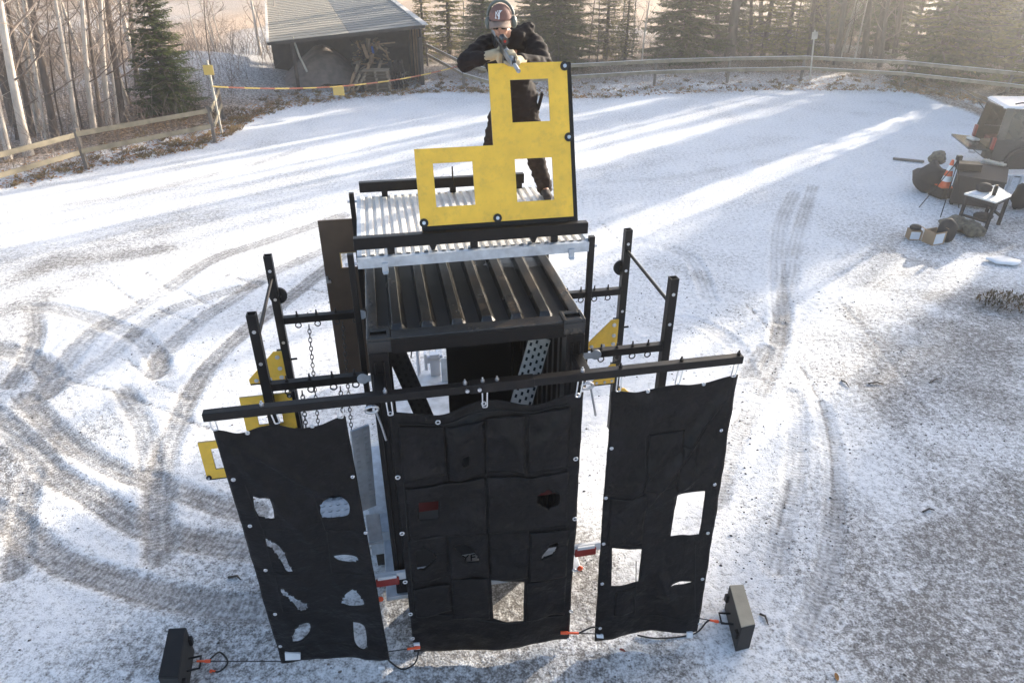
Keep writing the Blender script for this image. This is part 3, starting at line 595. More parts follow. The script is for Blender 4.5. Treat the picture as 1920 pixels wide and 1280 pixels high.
# side frames with chain arms
def tri(P, k, mirror=False):                      # small yellow board with one slanted corner
    return [(P[0], P[1]), (P[0] + .36 * k, P[1]), (P[0] + .36 * k, P[1] + .34 * k), (P[0] + .28 * k, P[1] + .34 * k), (P[0], P[1] + .05 * k)]
def side_frame(label, up, ui, sgn):
    r = thing('side_frame', label, 'steel frame', (up, 5.8, .9)); Z = 2.735; w = .075
    for v in (5.2, 6.4):
        p = part(r, 'post', MB(), BLACK); bpy.data.objects.remove(p)
        m = MB()                                   # hollow square tube, open at the top
        zt = 3.43
        m.b2((up - w / 2, v - w / 2, .9), (up + w / 2, v + w / 2, zt - .03))
        for a in ((-w / 2, -w / 2, w / 2, -w / 2 + .007), (-w / 2, w / 2 - .007, w / 2, w / 2), (-w / 2, -w / 2 + .007, -w / 2 + .007, w / 2 - .007), (w / 2 - .007, -w / 2 + .007, w / 2, w / 2 - .007)):
            m.b2((up + a[0], v + a[1], zt - .03), (up + a[2], v + a[3], zt))
        p = part(r, 'post', m, BLACK)
        for z in (3.28, 2.98, 2.5): part(p, 'post_hole', MB().cyl((up, v - w / 2 - .003, z), (up, v - w / 2 + .002, z), .016, 10), STEEL)
        a = part(r, 'arm', MB().b2((min(up + sgn * w / 2, ui), v - .035, Z - .035), (max(up + sgn * w / 2, ui), v + .035, Z + .035)), BLACK, .004)
        part(a, 'pivot_plate', MB().cyl((ui - sgn * .03, v - .045, Z + .005), (ui - sgn * .03, v - .037, Z + .005), .05, 14).b2((min(ui - sgn * .03, ui + sgn * .1), v - .043, Z - .03), (max(ui - sgn * .03, ui + sgn * .1), v - .038, Z + .035)), GALV, .003)
        for k in range(4):
            u = up + sgn * (.17 + (.62 - .17) * k / 3 * (1.25 if sgn > 0 else 1.0)); e = MB()
            e.cyl((u, v, Z - .045), (u, v, Z + .085), .008, 8).cyl((u, v, Z + .036), (u, v, Z + .052), .016, 6)
            g_ = MB().tube([(u + .028 * math.cos(t), v - .01, Z - .066 + .028 * math.sin(t)) for t in np.linspace(0, 2 * PI, 13)[:-1]], .0065, 6, closed=True)
            part(a, 'eyebolt', e, CHAINM); part(a, 'ring', g_, CHAINM, recalc=False)
    part(r, 'brace_rod', MB().cyl((up + sgn * .0, 5.24, 3.17), (up, 6.36, 3.20), .016, 10), BLACK)
    part(r, 'bumper_disc', MB().cyl((up + sgn * .02, 6.44, 2.98), (up + sgn * .02, 6.47, 2.98), .085, 20).cyl((up + sgn * .02, 6.40, 2.98), (up + sgn * .02, 6.44, 2.98), .03, 10), RUBBER)
    part(r, 'side_pin', MB().cyl((up, 6.4, 2.28), (up + .10, 6.4, 2.28), .012, 8), BLACK)
    def gus(x, v, z, k, mir=False):
        pl_ = tri((0, 0), k); f = (lambda a: x + a) if not mir else (lambda a: x - a)
        g = part(r, 'gusset_board', MB().prism(pl_, lambda a, b, d: Vector((f(a), d, z + b)), v - .025, v - .008), YELLOW, .002)
        part(g, 'gusset_frame', MB().b2((f(0.0), v - .007, z - .03), (f(.36 * k + .02), v + .03, z + .02)).b2((f(.36 * k - .05), v - .007, z + .021), (f(.36 * k + .02), v + .03, z + .34 * k)), BLACK)
        for a, b in ((.07, .035), (.2, .035), (.315, .045), (.315, .15), (.31, .28)):
            part(g, 'gusset_bolt', MB().cyl((f(a * k), v - .026, z + b * k), (f(a * k), v - .034, z + b * k), .022 * k, 12).cyl((f(a * k), v - .034, z + b * k), (f(a * k), v - .042, z + b * k), .009, 6), [STEEL])
    x0 = up - .40
    gus(x0, 6.38, 2.06, 1.02)
    if sgn < 0:                                    # right frame carries a second, lower pair
        gus(up - .29, 6.38, 1.58, .74); gus(up + .36, 6.38, 1.18, .9, True)
    return r
side_frame('black steel side frame left of the cabin with yellow gusset board and hanging chains', -1.10, -.27, 1)
side_frame('black steel side frame right of the cabin with empty rings along its arms', 2.46, 1.75, -1)
# chains and swinging step
def chain(p, q, label, n=None):
    p = Vector(p); q = Vector(q); L = (q - p).length; n = n or int(L / .047); d = (q - p) / n; m = MB(); dn = d.normalized(); a = dn.cross(Vector((0, 1, .05))).normalized(); b = dn.cross(a)
    for i in range(n):
        c = p + d * (i + .5); s = a if i % 2 else b; h = d.length * .66
        m.tube([c + dn * h * math.cos(t) + s * .016 * math.sin(t) for t in np.linspace(0, 2 * PI, 9)[:-1]], .0052, 5, closed=True)
    return solo('chain', m, CHAINM, label, 'chain', q, recalc=False)
Zr = 2.66
stepc = lv(628, 952, 5.8); sz = stepc.z
chain((-.83, 6.39, Zr), (-.93, 6.25, sz + .06), 'outer chain hanging from the rear left arm')
chain((-.50, 6.39, Zr), (-.58, 6.25, sz + .06), 'chain on the rear left arm in front of the brown panel')
chain((-.82, 5.19, Zr), (-.95, 5.40, sz + .06), 'short looking chain beside the front left post')
chain((-.50, 5.19, Zr), (-.58, 5.40, sz + .06), 'chain on the front left arm nearest the cabin')
st = thing('swing_step', 'dimpled metal step swinging from four chains behind the left tarp', 'step', (-.76, 5.8, sz))
part(st, 'step_plate', MB().b2((-.98, 5.36, sz - .03), (-.55, 6.26, sz)), GALV, .004); g = MB()
for i in range(5):
    for j_ in range(10): g.cyl((-.93 + i * .082, 5.42 + j_ * .088, sz), (-.93 + i * .082, 5.42 + j_ * .088, sz + .006), .024, 8)
part(st, 'dimple', g, TREADB, kind='stuff'); part(st, 'step_bar', MB().b2((-1.0, 5.96, sz + .002), (-.53, 6.0, sz + .03)), BLACK)
# brown panel door at the back left
o_ = (-.30, 6.98, 0); pn = thing('brown_panel', 'tall dark brown plywood panel with a small window behind the cabin left side', 'panel', (-.46, 6.98, 1.66))
m = MB(); x0, x1, z0, z1 = -.655, -.22, 1.66, 3.53; wa, wb = lv(640, 502, 6.98), lv(669, 471, 6.98)
for a, b in (((x0, z0), (wa.x, z1)), ((wb.x, z0), (x1, z1)), ((wa.x, z0), (wb.x, wa.z)), ((wa.x, wb.z), (wb.x, z1))): m.b2((a[0], 6.97, a[1]), (b[0], 6.99, b[1]))
part(pn, 'panel_sheet', m, BROWNP); part(pn, 'window_lining', MB().b2((wa.x, 6.972, wa.z), (wa.x + .012, 7.02, wb.z)).b2((wa.x + .012, 6.972, wb.z - .012), (wb.x, 7.02, wb.z)), YEDGE)
part(pn, 'hinge', MB().cyl((x1, 6.96, 3.0), (x1, 6.96, 3.12), .015, 8), STEEL); part(pn, 'latch', MB().box((-.63, 6.955, 2.86), (.05, .02, .03)).box((-.64, 6.95, 2.89), (.02, .02, .06)), STEEL)
# crossbar in front
ZBAR = 3.065; VB = 4.37
cb = thing('crossbar', 'long black square crossbar spanning the front and holding up the three tarps', 'crossbar', (.68, VB, ZBAR))
part(cb, 'tube', MB().b2((-1.39, VB - .034, ZBAR - .034), (2.745, VB + .034, ZBAR + .034)), BLACK, .005)
part(cb, 'joint_sleeve', MB().b2((.52, VB - .04, ZBAR - .04), (1.02, VB + .04, ZBAR + .04)), BLACK, .005)
for x, y in ((490, 757), (722, 735), (872, 723), (905, 718), (932, 716), (1092, 701), (1163, 693), (1277, 682), (1384, 671)):
    u = lv(x, y, VB).x; part(cb, 'bolt', MB().cyl((u, VB, ZBAR + .034), (u, VB, ZBAR + .055), .016, 8).cyl((u, VB, ZBAR + .055), (u, VB, ZBAR + .075), .008, 6), BLACK if x > 1100 else STEEL)
for x, y in ((876, 731), (899, 734)):
    c = lv(x, y, VB - .04); part(cb, 'bolt', MB().cyl((c.x, VB - .04, ZBAR), (c.x, VB - .055, ZBAR), .016, 8), STEEL)
for u in (U0 + .06, U1 - .06): part(cb, 'bracket', MB().b2((u - .04, VB + .036, ZBAR - .03), (u + .04, V0 - .002, ZBAR + .03)), BLACK, .004)
def carabiner(u, v, z, label, L=.115, tilt=.0):
    m = MB(); w_ = .019; pts = []
    for t in np.linspace(0, 2 * PI, 21)[:-1]: pts.append((w_ * math.cos(t), .004 * math.sin(3 * t), -L / 2 + (L / 2 - w_) * (1 if math.sin(t) >= 0 else -1) + w_ * math.sin(t)))
    R = Matrix.Rotation(tilt, 3, 'Y'); pts = [R @ Vector(p) + Vector((u, v, z)) for p in pts]
    return solo('carabiner', m.tube(pts, .0058, 6, closed=True), STEEL, label, 'carabiner', (u, v, z), recalc=False)
# ------------------------------------------------------------------ hanging vinyl tarps with cut-outs
class Sheet:
    def __init__(s, TL, TR, BR, BL, wave, vo=0.0):
        s.c = [Vector(p) for p in (TL, TR, BR, BL)]; s.wave = wave; s.vo = vo
        s.W = ((s.c[1] - s.c[0]).length + (s.c[2] - s.c[3]).length) / 2; s.H = ((s.c[3] - s.c[0]).length + (s.c[2] - s.c[1]).length) / 2
        n = (s.c[1] - s.c[0]).cross(s.c[3] - s.c[0]).normalized(); s.n = n; s.o = sum(s.c, Vector()) / 4
    def bil(s, a, t): return (s.c[0] * (1 - a) + s.c[1] * a) * (1 - t) + (s.c[3] * (1 - a) + s.c[2] * a) * t
    def uv(s, x, y):                               # sight line -> sheet parameters
        p = lplane(x, y, s.o, s.n); a = t = .5
        for _ in range(12):
            r = p - s.bil(a, t); da = (s.c[1] - s.c[0]) * (1 - t) + (s.c[2] - s.c[3]) * t; dt = (s.c[3] - s.c[0]) * (1 - a) + (s.c[2] - s.c[1]) * a
            m = np.array([[da.dot(da), da.dot(dt)], [da.dot(dt), dt.dot(dt)]]); b = np.array([r.dot(da), r.dot(dt)]); q = np.linalg.solve(m, b); a += q[0]; t += q[1]
        return a, t
    def at(s, a, t, off=0.0):
        p = s.bil(a, t); dz, dv = s.wave(a, t); return p + Vector((0, dv + s.vo - off, dz))
    def grid(s, a0=0, a1=1, t0=0, t1=1, holes=(), cell=.022, off=None):
        nx_ = max(2, int(s.W * (a1 - a0) / cell)); ny_ = max(2, int(s.H * (t1 - t0) / cell)); k = np.array([s.W, s.H])
        A, T = np.meshgrid(np.linspace(a0, a1, nx_ + 1), np.linspace(t0, t1, ny_ + 1)); P = np.stack([A * s.W, T * s.H], -1).reshape(-1, 2)
        cw = max(s.W * (a1 - a0) / nx_, s.H * (t1 - t0) / ny_); inside_all = None; polys = [np.array(h) * k for h in holes]
        def inside(Q, po):
            r = np.zeros(len(Q), bool); j = len(po) - 1
            for i in range(len(po)):
                c = ((po[i, 1] > Q[:, 1]) != (po[j, 1] > Q[:, 1])) & (Q[:, 0] < (po[j, 0] - po[i, 0]) * (Q[:, 1] - po[i, 1]) / (po[j, 1] - po[i, 1] + 1e-12) + po[i, 0]); r ^= c; j = i
            return r
        P0 = P.copy()
        for po in polys:
            best = np.full(len(P), 9.0); near = P.copy()
            for i in range(len(po)):
                a = po[i]; b = po[(i + 1) % len(po)]; d = b - a; L2 = d @ d + 1e-12; tt = np.clip(((P0 - a) @ d) / L2, 0, 1); c = a + tt[:, None] * d; e = np.hypot(*(P0 - c).T); m = e < best; best[m] = e[m]; near[m] = c[m]
            m = best < cw * .55; P[m] = near[m]
            if len(po) < 9:
                for a in po: i = np.argmin(np.hypot(*(P0 - a).T)); P[i] = a
        ii = (np.arange(ny_)[:, None] * (nx_ + 1) + np.arange(nx_)[None]).ravel(); q = np.stack([ii, ii + 1, ii + nx_ + 2, ii + nx_ + 1], -1)
        keep = np.ones(len(q), bool)
        for po in polys: keep &= ~inside(P[q].mean(1), po)
        q = q[keep]; used = np.unique(q); mp = -np.ones(len(P), int); mp[used] = np.arange(len(used)); m = MB()
        m.v = [tuple(s.at(x / s.W, y / s.H, off(x / s.W, y / s.H) if off else 0)) for x, y in P[used]]; m.f = [tuple(int(j) for j in f) for f in mp[q]]; m.sm = [True] * len(m.f); return m
    def hole(s, px): return [s.uv(x, y) for x, y in px]
def thick(o, t=.004): md = o.modifiers.new('solid', 'SOLIDIFY'); md.thickness = t; md.offset = 0
def sag_wave(hooks, sag, seed, folds, amp=.020):
    def f(a, t):
        hs = sorted(hooks); dz = 0
        for h0, h1 in zip(hs[:-1], hs[1:]):
            if h0 <= a <= h1: dz = -sag * math.sin(PI * (a - h0) / (h1 - h0)) ** 2 * math.exp(-t * 14)
        dv = amp * math.sin(a * 7 + t * 3 + seed) * (.3 + t) + .6 * amp * mnoise.noise(Vector((a * 3.2, t * 7, seed))) * 2
        dv += .5 * amp * mnoise.noise(Vector((a * 9, t * 22, seed + 5)))
        for (x0, y0, x1, y1, w_, h_) in folds:
            dx, dy = x1 - x0, (y1 - y0); L = math.hypot(dx, dy * 2.5); px_, py_ = a - x0, (t - y0) * 2.5; k = (px_ * dx + py_ * dy * 2.5) / (L * L); d = (px_ * dy * 2.5 - py_ * dx) / L
            if -.2 < k < 1.2: dv -= 1.5 * h_ * math.exp(-(d / w_) ** 2) * math.sin(PI * min(max(k, 0), 1)) ** .7
        return dz, dv
    return f
def eyelet(par, c, r=.0165, mat=STEEL):
    m = MB().tube([Vector(c) + Vector((r * math.cos(t), -.004, r * math.sin(t))) for t in np.linspace(0, 2 * PI, 13)[:-1]], .0062, 6, closed=True)
    return part(par, 'eyelet', m, mat, recalc=False)
def dot(par, c): return part(par, 'eyelet', MB().tube([Vector(c) + Vector((.011 * math.cos(t), -.004, .011 * math.sin(t))) for t in np.linspace(0, 2 * PI, 11)[:-1]], .0075, 6, closed=True), STEEL, recalc=False)
def patch(par, sh, px, name='label_patch', mat=WHITEP):
    q = [sh.uv(x, y) for x, y in px]; P = [sh.at(a, t, .020) for a, t in q] + [sh.at(a, t, .004) for a, t in q]
    return part(par, name, MB().add(P, [(0, 1, 2, 3), (7, 6, 5, 4), (0, 4, 5, 1), (1, 5, 6, 2), (2, 6, 7, 3), (3, 7, 4, 0)]), mat)
def seam(par, sh, px, w_=.006, off=.004):
    q = [sh.uv(x, y) for x, y in px]; pts = []
    for (a, t), (b, u) in zip(q[:-1], q[1:]):
        n = max(2, int(math.hypot((b - a) * sh.W, (u - t) * sh.H) / .04)); pts += [sh.at(a + (b - a) * k / n, t + (u - t) * k / n, off) for k in range(n)]
    pts.append(sh.at(*q[-1], off)); return part(par, 'seam', MB().tube(pts, w_, 5), SEAM, recalc=False)
# --- left tarp
Lsh = Sheet((-1.35, 4.36, 2.94), (-.415, 4.37, 2.915), (-.335, 4.36, .11), (-1.335, 4.52, .115), sag_wave([0, .41, .98], .055, 1.3, [(.1, .02, .8, .3, .03, .018), (.0, .0, .6, .5, .04, .012)]))
tl = thing('hanging_tarp', 'left black tarp with rounded and irregular holes hanging from the crossbar', 'tarp', (-.85, 4.40, .1))
def smooth_poly(px): return [tuple(p) for p in spline(px + [px[0]], 4)[:-1]]
LH = [[(473, 936), (486, 939), (505, 937), (512, 958), (514, 976), (496, 973), (484, 973), (476, 958)],
      [(600, 958), (603, 946), (612, 937), (630, 931), (646, 937), (655, 948), (654, 962), (645, 967), (618, 970), (604, 966)],
      [(495, 1012), (506, 1014), (522, 1024), (534, 1040), (541, 1056), (547, 1069), (537, 1069), (530, 1056), (521, 1042), (508, 1029), (499, 1022)],
      [(624, 1042), (640, 1038), (666, 1037), (671, 1041), (660, 1048), (636, 1048)],
      [(526, 1104), (534, 1106), (547, 1116), (560, 1124), (574, 1132), (575, 1138), (568, 1143), (558, 1139), (549, 1128), (537, 1117), (527, 1111)],
      [(662, 1096), (674, 1104), (684, 1116), (680, 1122), (660, 1126), (644, 1125), (642, 1118), (650, 1106)],
      [(548, 1190), (556, 1175), (570, 1166), (580, 1166), (582, 1178), (574, 1190), (562, 1198), (550, 1198)],
      [(664, 1160), (670, 1157), (683, 1158), (688, 1168), (690, 1190), (686, 1199), (676, 1200), (668, 1192), (665, 1176)]]
LH = [LH[0]] + [smooth_poly(h) for h in LH[1:]]
o = part(tl, 'sheet', Lsh.grid(holes=[Lsh.hole(h) for h in LH]), TARP, recalc=False); thick(o)
for x, y in ((460, 810), (583, 792), (436, 905), (467, 993), (497, 1072), (515, 1151), (661, 897), (686, 991), (524, 1215)): dot(tl, Lsh.at(*Lsh.uv(x, y)))
patch(tl, Lsh, [(533, 1223), (563, 1222), (563, 1234), (534, 1236)]); patch(tl, Lsh, [(712, 1220), (724, 1220), (725, 1227), (713, 1227)])
for px in ([(458, 915), (490, 995), (540, 993)], [(586, 925), (610, 993), (668, 991)], [(492, 995), (512, 1075), (560, 1078)], [(612, 995), (622, 1073), (680, 1068)], [(515, 1080), (530, 1146), (580, 1146)], [(640, 1144), (695, 1132)], [(535, 1212), (640, 1200), (722, 1206)]): seam(tl, Lsh, px, .004)
# --- centre tarp
Csh = Sheet((-.10, 4.40, 2.905), (1.435, 4.41, 2.885), (1.40, 4.25, .05), (-.105, 4.39, .05), sag_wave([0, .50, .985], .075, 4.1, [(.52, .02, .28, .14, .05, .03), (.52, .02, .75, .3, .05, .03), (.95, .02, .7, .22, .06, .03), (.3, .05, .35, .3, .05, .02)], .024))
tc_ = thing('hanging_tarp', 'centre black tarp of patched flaps with red glints showing through its holes', 'tarp', (.65, 4.35, .05))
def cz(pts): return [(690 + x / 2.56, 740 + y / 2.56) for x, y in pts]
CH = {'f2': cz([(455, 300), (486, 296), (486, 338), (455, 340)]), 'f5': cz([(243, 520), (340, 515), (338, 605), (245, 610)]), 'f6': cz([(810, 470), (862, 442), (915, 468), (915, 510), (862, 540), (810, 512)]),
      'f7': cz([(233, 760), (278, 748), (332, 785), (318, 812), (268, 852), (236, 850)]), 'f8': cz([(412, 740), (455, 722), (498, 738), (540, 796), (478, 806)]), 'f10': cz([(868, 690), (900, 678), (908, 700), (880, 745), (820, 770), (830, 745)]),
      'win': cz([(590, 880), (745, 872), (740, 1052), (660, 1060), (640, 1058), (600, 1055)])}
o = part(tc_, 'sheet', Csh.grid(holes=[Csh.hole(h) for h in CH.values()]), TARP, recalc=False); thick(o)
FL = [('f1', (155, 148, 372, 405)), ('f2', (378, 135, 562, 405)), ('f3', (567, 105, 752, 372)), ('f4', (768, 68, 966, 352)), ('f5', (190, 432, 568, 690)), ('f6', (576, 384, 952, 632)), ('f7', (202, 692, 386, 905)), ('f8', (392, 664, 576, 878)),
      ('f9', (582, 640, 764, 862)), ('f10', (771, 632, 950, 852)), ('f11', (222, 935, 400, 1062)), ('f12', (406, 884, 580, 1066)), ('f13', (757, 860, 940, 1034))]
for nm, (x0, y0, x1, y1) in FL:
    q = [Csh.uv(*cz([p])[0]) for p in ((x0, y0), (x1, y0), (x1, y1), (x0, y1))]
    a0 = (q[0][0] + q[3][0]) / 2; a1 = (q[1][0] + q[2][0]) / 2; t0 = (q[0][1] + q[1][1]) / 2; t1 = (q[2][1] + q[3][1]) / 2
    amp = random.uniform(.006, .02); ph = random.uniform(0, 6)
    def off(a, t, a0=a0, a1=a1, t0=t0, t1=t1, amp=amp, ph=ph): 
        x = (a - a0) / (a1 - a0); y = (t - t0) / (t1 - t0); return .012 + amp * max(0, math.sin(PI * min(max(x, 0), 1))) * (.4 + .6 * y) + .010 * y * math.sin(x * 6 + ph) + .012 * mnoise.noise(Vector((x * 2.2, y * 2.5, ph * 7))) * y
    o = part(tc_, 'flap', Csh.grid(a0, a1, t0, t1, [Csh.hole(CH[nm])] if nm in CH else [], .02, off), TARP, recalc=False); thick(o, .005)
for px in ([(150, 150), (200, 800), (222, 1060)], [(968, 60), (945, 620), (930, 1030)], [(570, 130), (572, 640)], [(150, 148), (380, 128), (560, 88), (760, 72), (960, 45)], [(222, 1066), (580, 1070), (660, 1064), (940, 1032)]): seam(tc_, Csh, cz(px), .006, .006)
for x, y in [(143, 400), (163, 668), (178, 905), (203, 1062), (995, 302), (985, 573), (983, 817), (967, 1003), (335, 112), (107, 97), (560, 57), (1008, 5), (213, 1187), (955, 1132)]:
    px = cz([(x, y)])[0]; eyelet(tc_, Csh.at(*Csh.uv(*px), .008))
patch(tc_, Csh, cz([(218, 1212), (248, 1208), (250, 1236), (222, 1240)])); patch(tc_, Csh, cz([(922, 1160), (952, 1156), (952, 1180), (924, 1184)]))
# --- right tarp
Rsh = Sheet((1.66, 4.37, 2.875), (2.745, 4.37, 2.905), (2.665, 4.12, .075), (1.64, 4.235, .055), sag_wave([0, .47, .985], .035, 7.7, [(.98, .02, .35, .45, .035, .035), (.6, .15, .1, .45, .05, .02), (.9, .3, .45, .45, .04, .018), (.55, .72, .72, .86, .05, .025)], .022))
tR = thing('hanging_tarp', 'right black tarp with two rectangular windows hanging from the crossbar', 'tarp', (2.2, 4.25, .05))
def rz(pts): return [(1040 + x / 3.765, 900 + y / 3.765) for x, y in pts]
RHx = [rz([(868, 103), (1058, 70), (1010, 366), (915, 378), (822, 400)]), rz([(410, 488), (612, 482), (585, 702), (520, 712), (396, 732)]), rz([(805, 730), (880, 690), (968, 683), (900, 708)])]
o = part(tR, 'sheet', Rsh.grid(holes=[Rsh.hole(h) for h in RHx]), TARP, recalc=False); thick(o)
q = [Rsh.uv(*p) for p in rz([(385, 122), (632, 112), (612, 455), (360, 458)])]
for (x0, y0, x1, y1) in ((390, 122, 628, 452), (880, -250, 1000, 55), (650, -330, 890, 60), (420, 760, 560, 930)):
    q = [Rsh.uv(*p) for p in rz([(x0, y0), (x1, y0), (x1, y1), (x0, y1)])]; ph = x0 * .01
    a0, a1, t0, t1 = (q[0][0] + q[3][0]) / 2, (q[1][0] + q[2][0]) / 2, (q[0][1] + q[1][1]) / 2, (q[2][1] + q[3][1]) / 2
    o = part(tR, 'flap', Rsh.grid(a0, a1, t0, t1, [], .022, lambda a, t: .008 + .010 * max(0, math.sin(PI * (a - a0) / (a1 - a0))) * ((t - t0) / (t1 - t0))), TARP, recalc=False); thick(o, .005)
for px in ([(640, -300), (640, 110), (612, 458), (410, 462)], [(630, 112), (400, 140)], [(1000, -250), (985, 60), (890, 70)], [(985, 440), (965, 870)], [(570, 560), (565, 960)], [(320, 1000), (560, 960), (900, 935)]): seam(tR, Rsh, rz(px), .004)
for x, y in [(370, 145), (348, 457), (336, 735), (318, 1040), (1122, 18), (1068, 350), (1023, 656), (995, 950)]: dot(tR, Rsh.at(*Rsh.uv(*rz([(x, y)])[0])))
for x, y in ((1218, 731), (1323, 716), (1355, 810), (1338, 905), (1148, 843)): dot(tR, Rsh.at(*Rsh.uv(x, y)))
patch(tR, Rsh, rz([(904, 1003), (944, 998), (944, 1033), (905, 1040)])); patch(tR, Rsh, rz([(290, 1076), (335, 1072), (336, 1092), (292, 1096)]))
# carabiners
for x, y, lab, sh, px, L in ((397, 788, 'carabiner at the far left end of the crossbar', Lsh, (402, 806), .10), (510, 762, 'carabiner over the middle of the left tarp', Lsh, (521, 797), .14), (728, 748, 'carabiner at the left corner of the centre tarp', Csh, (733, 778), .14), (909, 735, 'carabiner in the middle of the crossbar', Csh, (909, 762), .13),
                      (1089, 715, 'carabiner at the right corner of the centre tarp', Csh, (1083, 742), .14), (1163, 700, 'carabiner at the left corner of the right tarp', Rsh, (1160, 735), .13), (1277, 690, 'carabiner over the middle of the right tarp', Rsh, (1271, 722), .13), (1381, 682, 'carabiner at the far right end of the crossbar', Rsh, (1376, 708), .11), (640, 752, 'carabiner at the right corner of the left tarp', Lsh, (637, 788), .12)):
    a = lv(x, y, VB - .01); b = sh.at(*sh.uv(*px)); u0_ = a.x; tilt = math.atan2(u0_ - b.x, .14)
    carabiner(u0_, VB - .012, ZBAR - .02, lab, max(.11, (Vector((u0_, VB, ZBAR - .02)) - Vector((b.x, VB, b.z))).length), tilt)
for u, lab in ((U0 - .02, 'steel shackle and strap on the left front post of the cabin'), (U1 + .03, 'steel shackle and strap on the right front post of the cabin')):
    m = MB(); z = 2.80
    m.tube([(u + .05 * math.cos(t), 4.60, z + .03 * math.sin(t)) for t in np.linspace(0, 2 * PI, 13)[:-1]], .013, 6, closed=True); m.tube([(u + .03, 4.6, z - .02), (u + .06, 4.6, z - .16), (u + .085, 4.58, z - .30)], .010, 6)
    solo('shackle', m, STEEL, lab, 'shackle', (u, 4.6, z - .3), recalc=False)
# weights, cords and cables on the ground
def weight(label, tops, ztop, mat, hside):
    c = sum((Vector((t[0], t[1], 0)) for t in tops), Vector()) / 4; r = thing('weight_box', label, 'weight box', (c.x, c.y, 0))
    P = [Vector((t[0], t[1], .0)) for t in tops] + [Vector((t[0], t[1], ztop)) for t in tops]
    part(r, 'case', MB().add(P, [(3, 2, 1, 0), (4, 5, 6, 7), (0, 1, 5, 4), (1, 2, 6, 5), (2, 3, 7, 6), (3, 0, 4, 7)]), RUBBER, .008)
    lid = [c + (Vector((t[0], t[1], 0)) - c) * .97 for t in tops]
    P = [Vector((t.x, t.y, ztop + .001)) for t in lid] + [Vector((t.x, t.y, ztop + .012)) for t in lid]
    part(r, 'lid', MB().add(P, [(3, 2, 1, 0), (4, 5, 6, 7), (0, 1, 5, 4), (1, 2, 6, 5), (2, 3, 7, 6), (3, 0, 4, 7)]), mat, .005)
    a, b = hside; a = Vector(a); b = Vector(b); d = (b - a); n = Vector((-d.y, d.x, 0)).normalized()
    if (a - c).dot(n) < 0: n = -n
    e0 = a.lerp(b, .38); e1 = a.lerp(b, .62); part(r, 'handle', MB().tube([e0, e0 + n * .11, e1 + n * .11, e1], .011, 8), BLACK)
    for k in (.08, .9): e = a.lerp(b, k); part(r, 'side_clip', MB().box(e + Vector((0, 0, .04)), (.05, .05, .09)), BLACK, .006)
    return r
weight('black weight box with a lid coloured sunlit olive right of the right tarp', [(3.09, 4.36), (3.235, 4.34), (3.12, 3.87), (2.965, 3.86)], .34, BOXLID, ((3.085, 4.36, .16), (2.96, 3.86, .16)))
weight('plain black weight box left of the left tarp', [(-2.37, 4.90), (-2.205, 4.88), (-2.165, 4.33), (-2.345, 4.37)], .34, BLACK, ((-2.2, 4.88, .16), (-2.16, 4.33, .16)))
def cord(name, pts, r, mat, label, cat, clips=()):
    t = thing(name, label, cat, (pts[0][0], pts[0][1], max(0, min(p[2] for p in pts) - r)))
    part(t, 'line', MB().tube([tuple(p) for p in np.array(spline3(pts))], r, 6), mat, recalc=False)
    for a, b in clips: part(t, 'red_hook', MB().cyl(a, b, .011, 8).cyl(Vector(a).lerp(Vector(b), .6), b, .016, 8), ORANGE)
    return t
def spline3(pts, n=8):
    P = [Vector(p) for p in pts]; P = [P[0]] + P + [P[-1]]; out_ = []
    for i in range(1, len(P) - 2):
        p0, p1, p2, p3 = P[i - 1:i + 3]
        for k in range(n): t = k / n; out_.append(.5 * ((2 * p1) + (p2 - p0) * t + (2 * p0 - 5 * p1 + 4 * p2 - p3) * t * t + (3 * p1 - p0 - 3 * p2 + p3) * t ** 3))
    out_.append(P[-2]); return out_
def G(x, y, z=.012): return to_loc(gp(x, y, z))
lw = Vector((-2.10, 4.62, .17)); la = Vector(Lsh.at(.01, .985, .01)); ca = Vector(Csh.at(.04, .965, .02)); cr_ = Vector(Csh.at(.94, .955, .02)); ra = Vector(Rsh.at(.05, .965, .01)); rb = Vector(Rsh.at(.97, .93, .01)); rw = Vector((2.93, 4.07, .17))
lb = Vector(Lsh.at(.98, .955, .01))
cord('tension_cord', [lw, (lw + la) / 2 + Vector((0, 0, .0)), la], .0055, RUBBER, 'thin cord from the left weight box to the left tarp', 'cord', [(lw, lw + (la - lw) * .16)])
cord('tension_cord', [lb, ca], .0055, RUBBER, 'short cord with red hook joining the left and centre tarps', 'cord', [(ca - (ca - lb) * .38, ca)])
cord('tension_cord', [cr_, ra], .0055, RUBBER, 'short cord with red hook joining the centre and right tarps', 'cord', [(cr_ + (ra - cr_) * .45, cr_)])
cord('tension_cord', [rb, rw], .0055, RUBBER, 'thin cord from the right tarp to the right weight box', 'cord', [(rb + (rw - rb) * .45, rb + (rw - rb) * .75)])
cord('cable', [lw + Vector((.12, 0, 0)), G(412, 1222, .08), G(427, 1240), G(413, 1257), G(396, 1258)], .0085, RUBBER, 'looped black cable end beside the left weight box', 'cable', [(G(404, 1258), G(394, 1257))])
cord('cable', [rb.lerp(rw, .5), G(1325, 1165, .06), G(1300, 1188), G(1235, 1196), G(1195, 1190)], .0085, RUBBER, 'black cable drooping below the right tarp', 'cable')
cord('cable', [Lsh.at(.985, .985, .02), G(732, 1240), G(755, 1254), G(778, 1242), Csh.at(.03, .985, .02)], .0085, RUBBER, 'black cable looping between the left and centre tarps', 'cable')
cord('cable', [cr_.lerp(ra, .45), cr_.lerp(ra, .75) + Vector((0, 0, .09)), ra + Vector((-.03, 0, .10))], .0085, RUBBER, 'kinked black cable between the centre and right tarps', 'cable')
